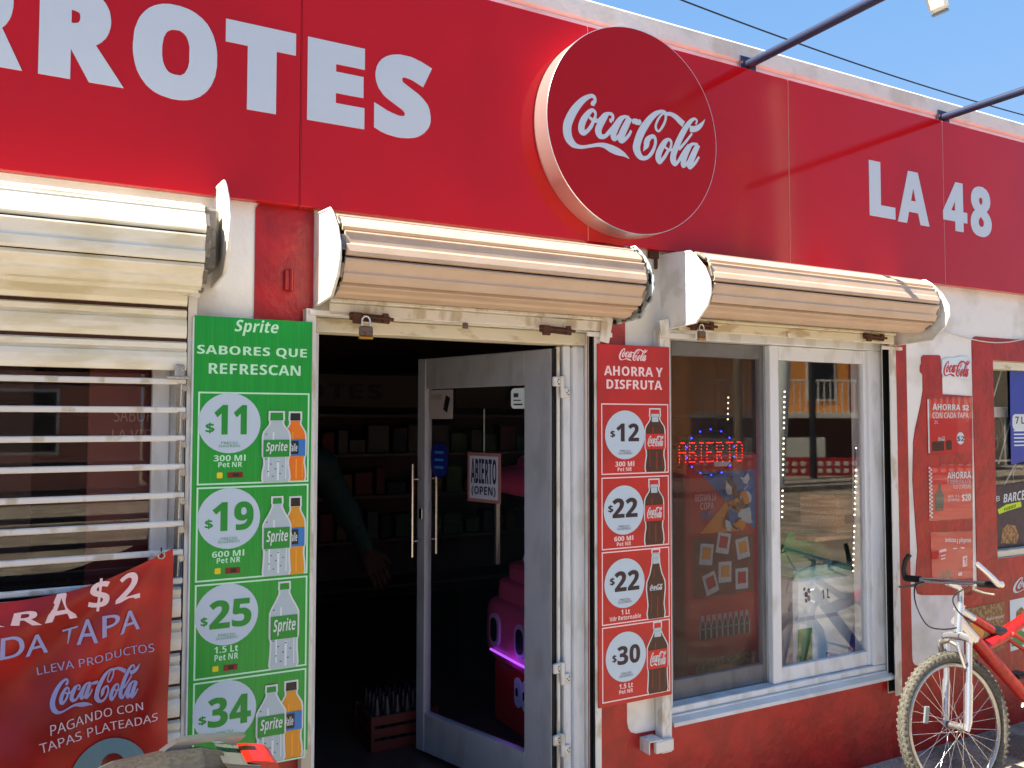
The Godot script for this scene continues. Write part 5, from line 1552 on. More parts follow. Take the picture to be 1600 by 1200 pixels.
func motorcycle() -> void:
	var t := thing("motorcycle", "parked motorcycle with a dusty grey seat, silver grab rail and red tail lamp", "motorcycle")
	var zc := 0.55
	var s := Shape.new()
	# seat: cross sections swept along x
	var rows := []
	var spine := [[-0.62, 0.79, 0.07, 0.04], [-0.50, 0.80, 0.12, 0.055], [-0.30, 0.80, 0.13, 0.06], [-0.10, 0.80, 0.135, 0.06], [0.02, 0.822, 0.135, 0.06], [0.12, 0.856, 0.13, 0.06], [0.24, 0.866, 0.115, 0.055], [0.33, 0.862, 0.095, 0.05], [0.385, 0.845, 0.07, 0.035]]
	for k in spine:
		var row := []
		for j in 13:
			var g := PI * j / 12.0
			row.append(Vector3(k[0], k[1] - k[3] + sin(g) * k[3] * 1.15 - 0.02 * (1.0 - sin(g)), zc + cos(g) * k[2]))
		rows.append(row)
	for i in rows.size() - 1:
		for j in 12:
			var mid := Vector3((rows[i][j].x + rows[i + 1][j].x) * 0.5, 0.74, zc)
			s.quad(rows[i][j], rows[i + 1][j], rows[i + 1][j + 1], rows[i][j + 1], rows[i][j] - mid)
		s.quad(rows[i][0], rows[i + 1][0], rows[i + 1][12], rows[i][12], Vector3.DOWN)
	part(t, "seat", s, M.seat_grey)
	# stitched seam round the seat cushion
	for side in [0.97, -0.97]:
		s = Shape.new()
		var seam := []
		for k in spine.slice(1, 8):
			seam.append(Vector3(k[0], k[1] - 0.028, zc + k[2] * side))
		s.tube(seam, 0.004, 6)
		part(t, "seat_piping", s, M.dark_plastic)
	# grab rail rising to the back
	s = Shape.new()
	var rail := [Vector2(0.229, 0.867), Vector2(0.248, 0.879), Vector2(0.27, 0.89), Vector2(0.295, 0.893), Vector2(0.341, 0.891), Vector2(0.39, 0.885), Vector2(0.447, 0.877), Vector2(0.418, 0.858), Vector2(0.411, 0.857), Vector2(0.394, 0.87), Vector2(0.374, 0.876), Vector2(0.338, 0.879), Vector2(0.308, 0.876), Vector2(0.292, 0.866), Vector2(0.289, 0.856)]
	s.prism(rail, zc - 0.05, zc - 0.015)
	part(t, "grab_rail", s, M.polished)
	# tail unit
	s = Shape.new()
	s.prism([Vector2(0.374, 0.851), Vector2(0.394, 0.844), Vector2(0.473, 0.824), Vector2(0.456, 0.787), Vector2(0.443, 0.763), Vector2(0.392, 0.774), Vector2(0.405, 0.797), Vector2(0.402, 0.811)], zc - 0.075, zc + 0.075)
	part(t, "lamp_housing", s, M.tail_clear)
	s = Shape.new()
	s.prism([Vector2(0.433, 0.84), Vector2(0.452, 0.839), Vector2(0.485, 0.832), Vector2(0.506, 0.825), Vector2(0.52, 0.813), Vector2(0.517, 0.8), Vector2(0.502, 0.769), Vector2(0.492, 0.742), Vector2(0.445, 0.761), Vector2(0.458, 0.787), Vector2(0.474, 0.824)], zc - 0.070, zc + 0.070)
	part(t, "tail_lamp", s, M.tail_red)
	s = Shape.new()
	s.prism([Vector2(-0.55, 0.72), Vector2(-0.1, 0.74), Vector2(0.15, 0.80), Vector2(0.36, 0.81), Vector2(0.38, 0.76), Vector2(0.20, 0.70), Vector2(-0.10, 0.64), Vector2(-0.50, 0.62)], zc - 0.09, zc + 0.09)
	part(t, "side_panel", s, M.bike_red)
	s = Shape.new()
	rows = []
	for k in [[-1.0, 0.84, 0.05, 0.05], [-0.95, 0.87, 0.11, 0.08], [-0.85, 0.89, 0.13, 0.10], [-0.72, 0.87, 0.12, 0.10], [-0.6, 0.82, 0.08, 0.06]]:
		var row := []
		for j in 17:
			var g := TAU * j / 16.0
			row.append(Vector3(k[0], k[1] - 0.04 + sin(g) * k[3], zc + cos(g) * k[2]))
		rows.append(row)
	for i in rows.size() - 1:
		for j in 16:
			s.quad(rows[i][j], rows[i + 1][j], rows[i + 1][j + 1], rows[i][j + 1], rows[i][j] - Vector3(rows[i][j].x, 0.83, zc))
	part(t, "fuel_tank", s, M.bike_red)
	for hub in [Vector3(0.18, 0.29, zc), Vector3(-1.10, 0.29, zc)]:
		s = Shape.new()
		var ring := []
		for k in 40:
			ring.append(hub + Vector3(cos(TAU * k / 40), sin(TAU * k / 40), 0) * 0.243)
		s.tube(ring, 0.047, 12, true)
		var w := part(t, "wheel", s, M.black_rubber)
		s = Shape.new()
		var rim := []
		for k in 40:
			rim.append(hub + Vector3(cos(TAU * k / 40), sin(TAU * k / 40), 0) * 0.20)
		s.tube(rim, 0.018, 8, true)
		for k in 5:
			s.tube([hub, hub + Vector3(cos(TAU * k / 5), sin(TAU * k / 5), 0) * 0.20], 0.014, 6)
		s.tube([hub + Vector3(0, 0, -0.06), hub + Vector3(0, 0, 0.06)], 0.045, 12)
		part(w, "rim", s, M.silver)
	s = Shape.new()
	s.box(Vector3(-0.48, 0.42, zc), Vector3(0.34, 0.30, 0.20), Basis(), 0.03)
	s.box(Vector3(-0.56, 0.60, zc), Vector3(0.14, 0.16, 0.12), Basis(Vector3.BACK, 0.3), 0.02)
	part(t, "engine", s, M.dirty_steel)
	s = Shape.new()
	s.tube([Vector3(-0.60, 0.52, zc + 0.12), Vector3(-0.66, 0.30, zc + 0.13), Vector3(-0.40, 0.24, zc + 0.14), Vector3(-0.05, 0.28, zc + 0.15), Vector3(0.0, 0.30, zc + 0.15), Vector3(0.40, 0.40, zc + 0.16)], [0.02, 0.02, 0.02, 0.025, 0.042, 0.042], 12)
	part(t, "exhaust", s, M.chrome)
	for z in [-0.08, 0.08]:
		s = Shape.new()
		s.tube([Vector3(-1.10, 0.29, zc + z), Vector3(-0.93, 0.74, zc + z), Vector3(-0.88, 0.90, zc + z)], 0.018, 8)
		part(t, "fork_leg", s, M.silver)
		s = Shape.new()
		s.tube([Vector3(0.18, 0.30, zc + z * 1.3), Vector3(0.05, 0.72, zc + z * 1.2)], 0.024, 8)
		part(t, "shock_absorber", s, M.silver)
		s = Shape.new()
		s.tube([Vector3(-0.35, 0.40, zc + z), Vector3(0.18, 0.29, zc + z)], 0.018, 8)
		part(t, "swing_arm", s, M.dark_plastic)
	s = Shape.new()
	s.tube([Vector3(-0.78, 0.99, zc - 0.34), Vector3(-0.86, 1.0, zc - 0.20), Vector3(-0.90, 0.93, zc), Vector3(-0.86, 1.0, zc + 0.20), Vector3(-0.78, 0.99, zc + 0.34)], 0.012, 8)
	part(t, "handlebar", s, M.chrome)
	s = Shape.new()
	s.lathe([Vector2(0.0, -0.09), Vector2(0.06, -0.07), Vector2(0.085, 0.0), Vector2(0.08, 0.012), Vector2(0.0, 0.02)], 20, Transform3D(Basis(Vector3.BACK, PI / 2), Vector3(-1.02, 0.86, zc)))
	part(t, "headlamp", s, M.tail_clear)
	s = Shape.new()
	s.prism([Vector2(-0.02, 0.30), Vector2(0.0, 0.62), Vector2(0.12, 0.68), Vector2(0.34, 0.72), Vector2(0.44, 0.60), Vector2(0.50, 0.44), Vector2(0.47, 0.43), Vector2(0.40, 0.58), Vector2(0.31, 0.66), Vector2(0.14, 0.63), Vector2(0.03, 0.56)], zc - 0.07, zc + 0.07)
	part(t, "rear_fender", s, M.dark_plastic)
	s = Shape.new()
	s.tube([Vector3(-0.30, 0.30, zc - 0.08), Vector3(-0.22, 0.01, zc - 0.24)], 0.011, 8)
	part(t, "kickstand", s, M.dark_plastic)

# ---------------------------------------------------------------- inside the shop
func led_letters(s: Shape, words: String, at: Vector3, h: float) -> void:
	var glyph := {"A": "01110 10001 10001 11111 10001 10001 10001", "B": "11110 10001 10001 11110 10001 10001 11110", "I": "111 010 010 010 010 010 111", "E": "11111 10000 10000 11110 10000 10000 11111", "R": "11110 10001 10001 11110 10100 10010 10001", "T": "11111 00100 00100 00100 00100 00100 00100", "O": "01110 10001 10001 10001 10001 10001 01110"}
	var d := h / 6.0
	var x := 0.0
	for ch in words:
		var rows: PackedStringArray = glyph[ch].split(" ")
		for j in 7:
			for i in rows[j].length():
				if rows[j][i] == "1":
					var p := at + Vector3(x + i * d * 0.62, -j * d, 0)
					s.lathe([Vector2(0, 0.0024), Vector2(0.0022, 0), Vector2(0, -0.0024)], 5, Transform3D(Basis(), p))
		x += (rows[0].length() + 1.7) * d * 0.62

func led_strip(label: String, a: Vector3, b: Vector3, count: int, gaps: Array) -> void:
	var t := thing("led_strip", label, "light strip", Vector3.ZERO, "strings of white window lights")
	var s := Shape.new()
	s.tube([a + Vector3(0, 0, -0.006), b + Vector3(0, 0, -0.006)], 0.003, 5)
	part(t, "wire", s, M.wire_black)
	for k in count:
		if k in gaps:
			continue
		s = Shape.new()
		var p := a.lerp(b, float(k) / (count - 1))
		s.lathe([Vector2(0, 0.0044), Vector2(0.0031, 0.0031), Vector2(0.0044, 0), Vector2(0.0031, -0.0031), Vector2(0, -0.0044)], 8, Transform3D(Basis(), p))
		part(t, "bulb", s, M.led_white)

func bottle_shape(r: float, h: float) -> Shape:
	var s := Shape.new()
	s.lathe([Vector2(0, 0), Vector2(r * 0.9, 0), Vector2(r, h * 0.04), Vector2(r, h * 0.22), Vector2(r * 0.88, h * 0.34), Vector2(r, h * 0.46), Vector2(r * 0.95, h * 0.60), Vector2(r * 0.45, h * 0.82), Vector2(r * 0.36, h * 0.90), Vector2(r * 0.36, h * 0.93)], 12)
	return s

func interior() -> void:
	var s := Shape.new()
	# painted header boards over the back shelves
	for k in [[0.2, 2.9, "pale header board reading ABARROTES over the back shelves on the left"], [3.1, 5.4, "pale header board over the back shelves behind the door glass"]]:
		var b := thing("header_board", k[2], "board")
		s = Shape.new()
		s.span(Vector3(k[0], 1.86, -4.02), Vector3(k[1], 2.14, -3.98), 0.004)
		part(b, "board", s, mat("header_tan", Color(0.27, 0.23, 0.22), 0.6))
		text(b, "ABARROTES", rect(k[0] + 0.5, 1.93, k[1] - 0.5, 2.06), -3.978, M.print_ink, 700, 0.2)
	# back shelves with goods
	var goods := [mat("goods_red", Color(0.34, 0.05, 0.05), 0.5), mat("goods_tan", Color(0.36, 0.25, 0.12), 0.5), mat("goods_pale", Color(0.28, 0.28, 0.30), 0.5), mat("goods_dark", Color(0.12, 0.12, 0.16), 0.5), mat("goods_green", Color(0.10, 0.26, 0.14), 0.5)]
	var names := ["red", "tan", "grey", "dark", "green"]
	var nth := ["first", "second", "third", "fourth", "fifth", "sixth", "seventh", "eighth", "ninth", "tenth", "eleventh", "twelfth", "thirteenth", "fourteenth", "fifteenth"]
	var t := thing("shelf_unit", "long dim shelf unit along the back wall of the shop", "shelf")
	for y in [0.32, 0.72, 1.10, 1.46, 1.80]:
		s = Shape.new()
		s.span(Vector3(-0.6, y - 0.03, -4.40), Vector3(6.4, y, -3.96), 0.004)
		part(t, "shelf", s, M.shelf_metal)
	s = Shape.new()
	s.span(Vector3(-0.6, 0.13, -4.44), Vector3(6.4, 2.2, -4.405))
	part(t, "back_panel", s, M.inner_wall)
	for y in [0.72, 1.10, 1.46]:
		var x := 0.4
		var seen := [0, 0, 0, 0, 0]
		while x < 5.8:
			var w := rng.randf_range(0.09, 0.22)
			var k := rng.randi() % 5
			var tall := rng.randf_range(0.10, 0.25)
			s = Shape.new()
			s.box(Vector3(x + w * 0.5, y + tall * 0.5 + 0.001, -4.08 + rng.randf_range(-0.02, 0.02)), Vector3(w - 0.012, tall, 0.16), Basis(), 0.006)
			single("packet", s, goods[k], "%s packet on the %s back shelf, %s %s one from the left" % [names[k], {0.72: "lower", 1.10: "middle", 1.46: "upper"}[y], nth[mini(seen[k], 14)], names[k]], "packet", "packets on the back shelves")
			seen[k] += 1
			x += w + rng.randf_range(0.0, 0.03)
	# crate of bottles on the floor by the door
	t = thing("bottle_crate", "orange plastic crate of bottles on the floor inside the doorway", "crate", Vector3(1.50, 0.13, -1.13))
	t.scale = Vector3(0.8, 0.8, 0.8)
	s = Shape.new()
	for k in 3:
		for e in [[-0.21, 0.0, 0.012, 0.32], [0.21, 0.0, 0.012, 0.32]]:
			s.box(Vector3(e[0], 0.035 + 0.075 * k, e[1]), Vector3(e[2], 0.055, e[3]), Basis(), 0.004)
		for e in [-0.154, 0.154]:
			s.box(Vector3(0, 0.035 + 0.075 * k, e), Vector3(0.408, 0.055, 0.012), Basis(), 0.004)
	for a in [-0.21, 0.21]:
		for b in [-0.154, 0.154]:
			s.box(Vector3(a, 0.11, b), Vector3(0.024, 0.22, 0.024), Basis(), 0.004)
	s.box(Vector3(0, 0.006, 0), Vector3(0.41, 0.012, 0.30))
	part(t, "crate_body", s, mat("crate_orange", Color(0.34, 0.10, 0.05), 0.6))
	var proto: Node3D = null
	for i in 6:
		for j in 4:
			var p := Vector3(1.50 - 0.132 + i * 0.053, 0.142, -1.13 - 0.084 + j * 0.056)
			var words: String = "glass bottle in the orange crate, %s column from the left, %s row from the back" % [["first", "second", "third", "fourth", "fifth", "last"][i], ["first", "second", "third", "last"][j]]
			if proto == null:
				proto = thing("bottle", words, "bottle", p, "bottles in the orange crate")
				part(proto, "glass_body", bottle_shape(0.024, 0.25), mat("bottle_glass", Color(0.16, 0.17, 0.19), 0.25))
				s = Shape.new()
				s.lathe([Vector2(0.0095, 0.230), Vector2(0.0112, 0.232), Vector2(0.0112, 0.243), Vector2(0, 0.245)], 10)
				part(proto, "cap", s, M.dark_plastic)
				s = Shape.new()
				s.lathe([Vector2(0.0244, 0.12), Vector2(0.0244, 0.15)], 12)
				part(proto, "label_band", s, M.print_slate)
			else:
				again(proto, words, p)
	# claw machine behind the door: a pink cabinet with a glass case, facing the aisle
	t = thing("claw_machine", "pink and red claw machine with a purple light strip behind the glass door", "claw machine")
	var side := Basis(Vector3(0, 0, 1), Vector3(0, 1, 0), Vector3(-1, 0, 0))
	var cx := 2.03
	s = Shape.new()
	s.span(Vector3(cx + 0.02, 0.135, -1.12), Vector3(cx + 0.62, 0.52, -0.46), 0.02)
	part(t, "base_cabinet", s, M.claw_red)
	s = Shape.new()
	s.pillow(Vector3(cx + 0.31, 0.64, -0.79), Vector3(0.35, 0.18, 0.41), 0.35, 32)
	s.pillow(Vector3(cx + 0.31, 0.83, -0.79), Vector3(0.30, 0.08, 0.34), 0.3, 28)
	s.pillow(Vector3(cx + 0.31, 0.93, -0.79), Vector3(0.26, 0.07, 0.28), 0.3, 28)
	part(t, "prize_tray_case", s, M.claw_pink)
	mat("claw_rim", Color(0.72, 0.55, 0.80), 0.4)
	for k in [[-0.98], [-0.70]]:
		s = Shape.new()
		s.prism(rounded(-0.055, -0.085, 0.055, 0.085, [0.054, 0.054, 0.054, 0.054]), -0.01, 0.008, Transform3D(side, Vector3(cx - 0.042, 0.655, k[0])))
		var ring := part(t, "porthole", s, M.claw_rim)
		s = Shape.new()
		s.prism(rounded(-0.036, -0.062, 0.036, 0.062, [0.035, 0.035, 0.035, 0.035]), 0.0085, 0.011, Transform3D(side, Vector3(cx - 0.042, 0.655, k[0])))
		part(ring, "dark_opening", s, M.black_rubber)
	s = Shape.new()
	s.tube([Vector3(cx - 0.048, 0.545, -1.02), Vector3(cx - 0.048, 0.545, -0.52)], 0.006, 8)
	part(t, "light_tube", s, M.purple_tube)
	for z in [-0.84, -0.765]:
		s = Shape.new()
		s.prism(rounded(-0.036, -0.075, 0.036, 0.075, [0.035, 0.035, 0.035, 0.035]), 0.0, 0.004, Transform3D(side, Vector3(cx + 0.0195, 0.36, z)))
		var spot := part(t, "oval_badge", s, M.print_pale)
		s = Shape.new()
		s.prism(rounded(-0.012, -0.022, 0.012, 0.022, [0.011, 0.011, 0.011, 0.011]), 0.0045, 0.006, Transform3D(side, Vector3(cx + 0.0195, 0.36, z - 0.006)))
		part(spot, "badge_mark", s, M.print_ink)
	for x in [cx + 0.03, cx + 0.59]:
		for z in [-1.10, -0.48]:
			s = Shape.new()
			s.span(Vector3(x - 0.012, 0.97, z - 0.012), Vector3(x + 0.012, 1.36, z + 0.012), 0.003)
			part(t, "case_post", s, M.silver)
	s = Shape.new()
	s.span(Vector3(cx + 0.03, 0.975, -1.08), Vector3(cx + 0.032, 1.35, -0.50))
	part(t, "case_pane", s, M.window_glass)
	s = Shape.new()
	s.pillow(Vector3(cx + 0.31, 1.43, -0.79), Vector3(0.36, 0.085, 0.40), 0.55, 28)
	s.pillow(Vector3(cx + 0.31, 1.51, -0.72), Vector3(0.28, 0.075, 0.30), 0.6, 28)
	part(t, "canopy", s, M.claw_pink)
	var omni := OmniLight3D.new()
	omni.name = "purple_light"
	omni.position = Vector3(cx - 0.075, 0.545, -0.76)
	omni.light_color = Color(0.62, 0.30, 1.0)
	omni.light_energy = 0.0018
	omni.light_size = 0.05
	omni.omni_range = 6.0
	omni.omni_attenuation = 2.0
	omni.shadow_enabled = true
	t.add_child(omni)
	# toys in the case
	var lab := ["yellow plush toy on top of the claw machine tray", "pale plush toy in the claw machine case"]
	for k in 2:
		s = Shape.new()
		for e in 3:
			s.lathe([Vector2(0, 0.045), Vector2(0.032, 0.032), Vector2(0.045, 0), Vector2(0.032, -0.032), Vector2(0, -0.045)], 10, Transform3D(Basis(), Vector3(cx + 0.14 + 0.05 * e, 1.015 + 0.03 * (e % 2), -0.62 - 0.30 * k + 0.05 * e)))
		single("plush_toy", s, M.print_amber if k == 0 else M.print_pale, lab[k], "toy")
	# things stuck and hung on the door glass: the glass plane runs from the hinge inwards
	var hinge_at := Vector3(1.805, 0, -0.06)
	var turn := Basis(Vector3.UP, deg_to_rad(-73.0))
	var on_door := func(called: String, label: String, category: String) -> Node3D:
		var o := thing(called, label, category, hinge_at)
		o.basis = turn
		return o
	t = on_door.call("open_sign", "small sign reading ABIERTO (OPEN) hanging on the door glass", "sign")
	s = Shape.new()
	s.span(Vector3(-0.545, 1.375, 0.004), Vector3(-0.325, 1.600, 0.007), 0.001)
	part(t, "board", s, mat("open_board", Color(0.50, 0.34, 0.34), 0.5))
	s = Shape.new()
	s.prism(rect(-0.530, 1.390, -0.340, 1.585), 0.0075, 0.0076)
	part(t, "white_field", s, mat("open_field", Color(0.62, 0.64, 0.72), 0.5))
	text(t, "ABIERTO", rect(-0.520, 1.460, -0.350, 1.572), 0.0084, mat("open_ink", Color(0.05, 0.07, 0.22), 0.5), 700, 0.3)
	text(t, "(OPEN)", rect(-0.515, 1.402, -0.355, 1.447), 0.0084, M.open_ink, 700, 0.3)
	s = Shape.new()
	s.tube([Vector3(-0.435, 1.600, 0.005), Vector3(-0.435, 1.80, 0.005)], 0.0012, 5)
	part(t, "string", s, M.wire_white)
	t = on_door.call("paper_notice", "white paper notice with a dark device, upper corner of the door glass", "notice")
	s = Shape.new()
	s.span(Vector3(-0.825, 1.755, 0.003), Vector3(-0.655, 1.895, 0.0045))
	part(t, "paper", s, mat("notice_paper", Color(0.60, 0.58, 0.60), 0.7))
	s = Shape.new()
	s.prism([Vector2(-0.725, 1.80), Vector2(-0.695, 1.785), Vector2(-0.672, 1.855), Vector2(-0.705, 1.87)], 0.005, 0.0051)
	part(t, "printed_device", s, M.dark_plastic)
	text(t, "SE VENDE", rect(-0.815, 1.85, -0.735, 1.875), 0.005, M.print_slate, 400)
	t = on_door.call("sticker", "small white sticker near the hinge corner of the door glass", "sticker")
	s = Shape.new()
	s.prism(rounded(-0.262, 1.80, -0.178, 1.89, [0.02, 0.0, 0.0, 0.02], 4), 0.003, 0.0042)
	part(t, "backing", s, M.print_pale)
	s = Shape.new()
	s.prism(rect(-0.245, 1.815, -0.190, 1.822), 0.005, 0.0051)
	s.prism(rect(-0.245, 1.85, -0.215, 1.868), 0.005, 0.0051)
	s.prism(rect(-0.245, 1.834, -0.200, 1.839), 0.005, 0.0051)
	part(t, "printed_marks", s, M.print_slate)
	t = on_door.call("sticker", "blue oval sticker low beside the white paper notice on the door", "sticker")
	s = Shape.new()
	s.prism(rounded(-0.815, 1.47, -0.690, 1.64, [0.06, 0.06, 0.06, 0.06]), 0.003, 0.0042)
	part(t, "backing", s, mat("sticker_blue", Color(0.05, 0.10, 0.42), 0.5))
	s = Shape.new()
	for k in 3:
		s.prism(rect(-0.785, 1.515 + 0.036 * k, -0.72, 1.527 + 0.036 * k), 0.005, 0.0051)
	part(t, "printed_marks", s, M.print_blue)
	# behind the left sliding leaf
	t = thing("led_sign", "glowing red ABIERTO sign ringed by blue lights inside the window", "sign")
	s = Shape.new()
	var oval := []
	for k in 32:
		oval.append(Vector3(2.782 + cos(TAU * k / 32) * 0.155, 1.594 + sin(TAU * k / 32) * 0.112, -0.215))
	s.tube(oval, 0.003, 6, true)
	part(t, "oval_wire", s, M.wire_black)
	s = Shape.new()
	led_letters(s, "ABIERTO", Vector3(2.585, 1.640, -0.206), 0.092)
	stuff(part(t, "red_led_dots", s, M.led_red))
	for k in 14:
		var g := TAU * (k + 0.5) / 14
		s = Shape.new()
		s.lathe([Vector2(0, 0.005), Vector2(0.0045, 0), Vector2(0, -0.005)], 6, Transform3D(Basis(), Vector3(2.782 + cos(g) * 0.155, 1.594 + sin(g) * 0.112, -0.206)))
		part(t, "blue_led", s, M.led_blue)
	led_strip("short string of white lights beside the glowing red sign", Vector3(2.837, 1.861, -0.14), Vector3(2.832, 1.755, -0.14), 5, [])
	led_strip("string of white lights along the left side of the right window leaf", Vector3(3.174, 1.894, -0.1), Vector3(3.145, 1.268, -0.1), 25, [8, 17, 18])
	led_strip("string of white lights along the right side of the right window leaf", Vector3(3.692, 1.603, -0.1), Vector3(3.652, 0.959, -0.1), 23, [1, 2, 3, 13])
	t = thing("drinks_cooler", "tall red drinks cooler plastered with posters behind the left window leaf", "cooler")
	var x0: float = 2.731
	var x1: float = 3.165
	s = Shape.new()
	s.span(Vector3(x0 - 0.03, 0.14, -0.90), Vector3(x1 + 0.03, 1.58, -0.31), 0.01)
	part(t, "cabinet", s, mat("cooler_red", Color(0.70, 0.13, 0.10), 0.4))
	var zf := -0.309
	var uv := func(a: float, b: float, c: float, d: float) -> Array:
		return rect(lerpf(x0, x1, a), lerpf(0.16, 1.56, 1.0 - d), lerpf(x0, x1, c), lerpf(0.16, 1.56, 1.0 - b))
	s = Shape.new()
	s.prism(uv.call(0.0, 0.05, 1.0, 0.27), zf, zf + 0.001)
	var top := part(t, "poster_print", s, mat("cooler_poster", Color(0.78, 0.17, 0.14), 0.4))
	s = Shape.new()
	s.prism([uv.call(0.15, 0.05, 1.0, 0.27)[0], uv.call(0, 0.05, 1.0, 0.27)[1], uv.call(0, 0.05, 1.0, 0.27)[2] , uv.call(0.55, 0.05, 1.0, 0.16)[3]], zf + 0.002, zf + 0.003)
	part(top, "printed_sky", s, M.print_blue)
	s = Shape.new()
	s.prism([uv.call(0.15, 0.05, 1.0, 0.27)[3], uv.call(0.55, 0.05, 1.0, 0.16)[3], uv.call(0, 0.05, 0.75, 0.27)[2]], zf + 0.002, zf + 0.003)
	part(top, "printed_wedge", s, M.print_amber)
	var hues := [M.print_pale, M.print_amber, M.print_slate, M.print_pale, M.print_tan, M.print_blue]
	for k in 26:
		s = Shape.new()
		var c := Vector2(lerpf(x0, x1, 0.68 + rng.randf_range(-0.16, 0.2)), lerpf(1.56, 0.16, 0.165 + rng.randf_range(-0.075, 0.085)))
		var star := []
		var turn_by := rng.randf() * TAU
		for e in 9:
			var rr := rng.randf_range(0.012, 0.05)
			star.append(c + Vector2(cos(turn_by + TAU * e / 9), sin(turn_by + TAU * e / 9)) * rr)
		s.prism(star, zf + 0.004 + 0.0008 * k, zf + 0.0045 + 0.0008 * k)
		part(top, "printed_splash", s, hues[k % 6])
	text(top, "DESTAPA LA", uv.call(0.08, 0.13, 0.40, 0.155), zf + 0.002, M.print_pink, 700)
	text(top, "COPA", uv.call(0.16, 0.16, 0.36, 0.185), zf + 0.002, M.print_pink, 700)
	text(top, "GOL", uv.call(0.18, 0.19, 0.34, 0.22), zf + 0.002, M.print_blue, 700)
	s = Shape.new()
	s.prism(uv.call(0.38, 0.015, 0.64, 0.032), zf, zf + 0.001)
	part(t, "white_tag", s, M.print_pale)
	s = Shape.new()
	s.prism(uv.call(0.04, 0.285, 0.98, 0.495), zf, zf + 0.001)
	var mid := part(t, "poster_print", s, mat("cooler_brown", Color(0.50, 0.26, 0.20), 0.5))
	for k in [[0.24, 0.345, 0.12], [0.80, 0.335, -0.16], [0.52, 0.415, 0.02], [0.78, 0.445, 0.0], [0.30, 0.45, -0.3], [0.50, 0.31, 0.2]]:
		s = Shape.new()
		var pos := Vector3(lerpf(x0, x1, k[0]), lerpf(1.56, 0.16, k[1]), zf + 0.0025)
		s.box(pos, Vector3(0.085, 0.105, 0.001), Basis(Vector3.BACK, -k[2]))
		var card := part(mid, "printed_card", s, M.print_pale)
		s = Shape.new()
		s.box(pos + Vector3(0, 0.005, 0.0014), Vector3(0.055, 0.06, 0.0008), Basis(Vector3.BACK, -k[2]))
		part(mid, "card_picture", s, [M.print_amber, M.print_brown, M.print_red, M.print_tan][int(k[0] * 100) % 4])
	s = Shape.new()
	s.prism(uv.call(0.0, 0.50, 1.0, 0.71), zf, zf + 0.001)
	var low := part(t, "poster_print", s, M.cooler_poster)
	for k in 9:
		printed_bottle(low, lerpf(x0, x1, 0.14 + 0.085 * k), lerpf(1.56, 0.16, 0.645), lerpf(x0, x1, 0.21 + 0.085 * k), lerpf(1.56, 0.16, 0.565), zf + 0.002, "glass_cola")
	s = Shape.new()
	s.prism(uv.call(0.06, 0.715, 1.0, 0.985), zf, zf + 0.001)
	var feet := part(t, "poster_print", s, M.print_tan)
	s = Shape.new()
	s.prism([uv.call(0.3, 0.80, 0.7, 0.86)[0], uv.call(0.3, 0.80, 0.7, 0.86)[1], uv.call(0.36, 0.80, 0.64, 0.87)[2], uv.call(0.36, 0.80, 0.64, 0.87)[3]], zf + 0.002, zf + 0.003)
	part(feet, "printed_bowl", s, M.print_steel)
	s = Shape.new()
	s.prism(rounded(lerpf(x0, x1, 0.36), lerpf(1.56, 0.16, 0.80), lerpf(x0, x1, 0.64), lerpf(1.56, 0.16, 0.745), [0.03, 0.03, 0, 0], 4), zf + 0.002, zf + 0.003)
	part(feet, "printed_food", s, M.print_amber)
	s = Shape.new()
	s.prism(uv.call(0.46, 0.93, 0.74, 0.955), zf + 0.002, zf + 0.003)
	part(feet, "printed_tag", s, M.print_pink)
	# behind the right sliding leaf
	t = thing("chest_freezer", "white chest freezer with green lid panel and blue pictures inside the window", "freezer")
	s = Shape.new()
	var fa: float = 3.359
	s.span(Vector3(fa, 0.14, -1.0), Vector3(4.75, 0.925, -0.22), 0.02)
	part(t, "cabinet", s, mat("freezer_white", Color(0.95, 0.98, 0.97), 0.35))
	s = Shape.new()
	s.span(Vector3(fa - 0.01, 0.926, -1.01), Vector3(4.76, 0.975, -0.21), 0.012)
	part(t, "lid", s, mat("freezer_mint", Color(0.55, 0.75, 0.68), 0.35))
	s = Shape.new()
	s.prism([Vector2(fa + 0.02, 0.976), Vector2(fa + 0.42, 0.976), Vector2(fa + 0.33, 1.14), Vector2(fa + 0.10, 1.14)], -0.40, -0.36)
	part(t, "raised_panel", s, mat("freezer_green", Color(0.05, 0.50, 0.20), 0.4))
	s = Shape.new()
	s.span(Vector3(fa + 0.005, 0.70, -0.2195), Vector3(4.74, 0.72, -0.2185))
	part(t, "trim_strip", s, M.print_white)
	s = Shape.new()
	s.prism([Vector2(fa + 0.10, 0.16), Vector2(fa + 0.17, 0.16), Vector2(fa + 0.24, 0.36), Vector2(fa + 0.29, 0.16), Vector2(fa + 0.37, 0.16), Vector2(fa + 0.36, 0.40), Vector2(fa + 0.30, 0.50), Vector2(fa + 0.22, 0.52), Vector2(fa + 0.20, 0.38)], -0.2188, -0.2180)
	s.prism([Vector2(fa + 0.48, 0.18), Vector2(fa + 0.56, 0.18), Vector2(fa + 0.58, 0.34), Vector2(fa + 0.70, 0.46), Vector2(fa + 0.62, 0.62), Vector2(fa + 0.44, 0.66), Vector2(fa + 0.38, 0.50), Vector2(fa + 0.46, 0.36)], -0.2188, -0.2180)
	part(t, "printed_shape", s, mat("freezer_blue", Color(0.32, 0.50, 0.84), 0.45))
	s = Shape.new()
	for k in [[0.0, 0.0, 0.020], [0.022, 0.018, 0.016], [0.020, -0.022, 0.018], [-0.014, 0.03, 0.012], [0.0, -0.03, 0.014]]:
		s.box(Vector3(fa + 0.075 + k[0], 0.835 + k[1], -0.218), Vector3(k[2], k[2] * 1.4, 0.002), Basis(Vector3.BACK, k[0] * 30.0))
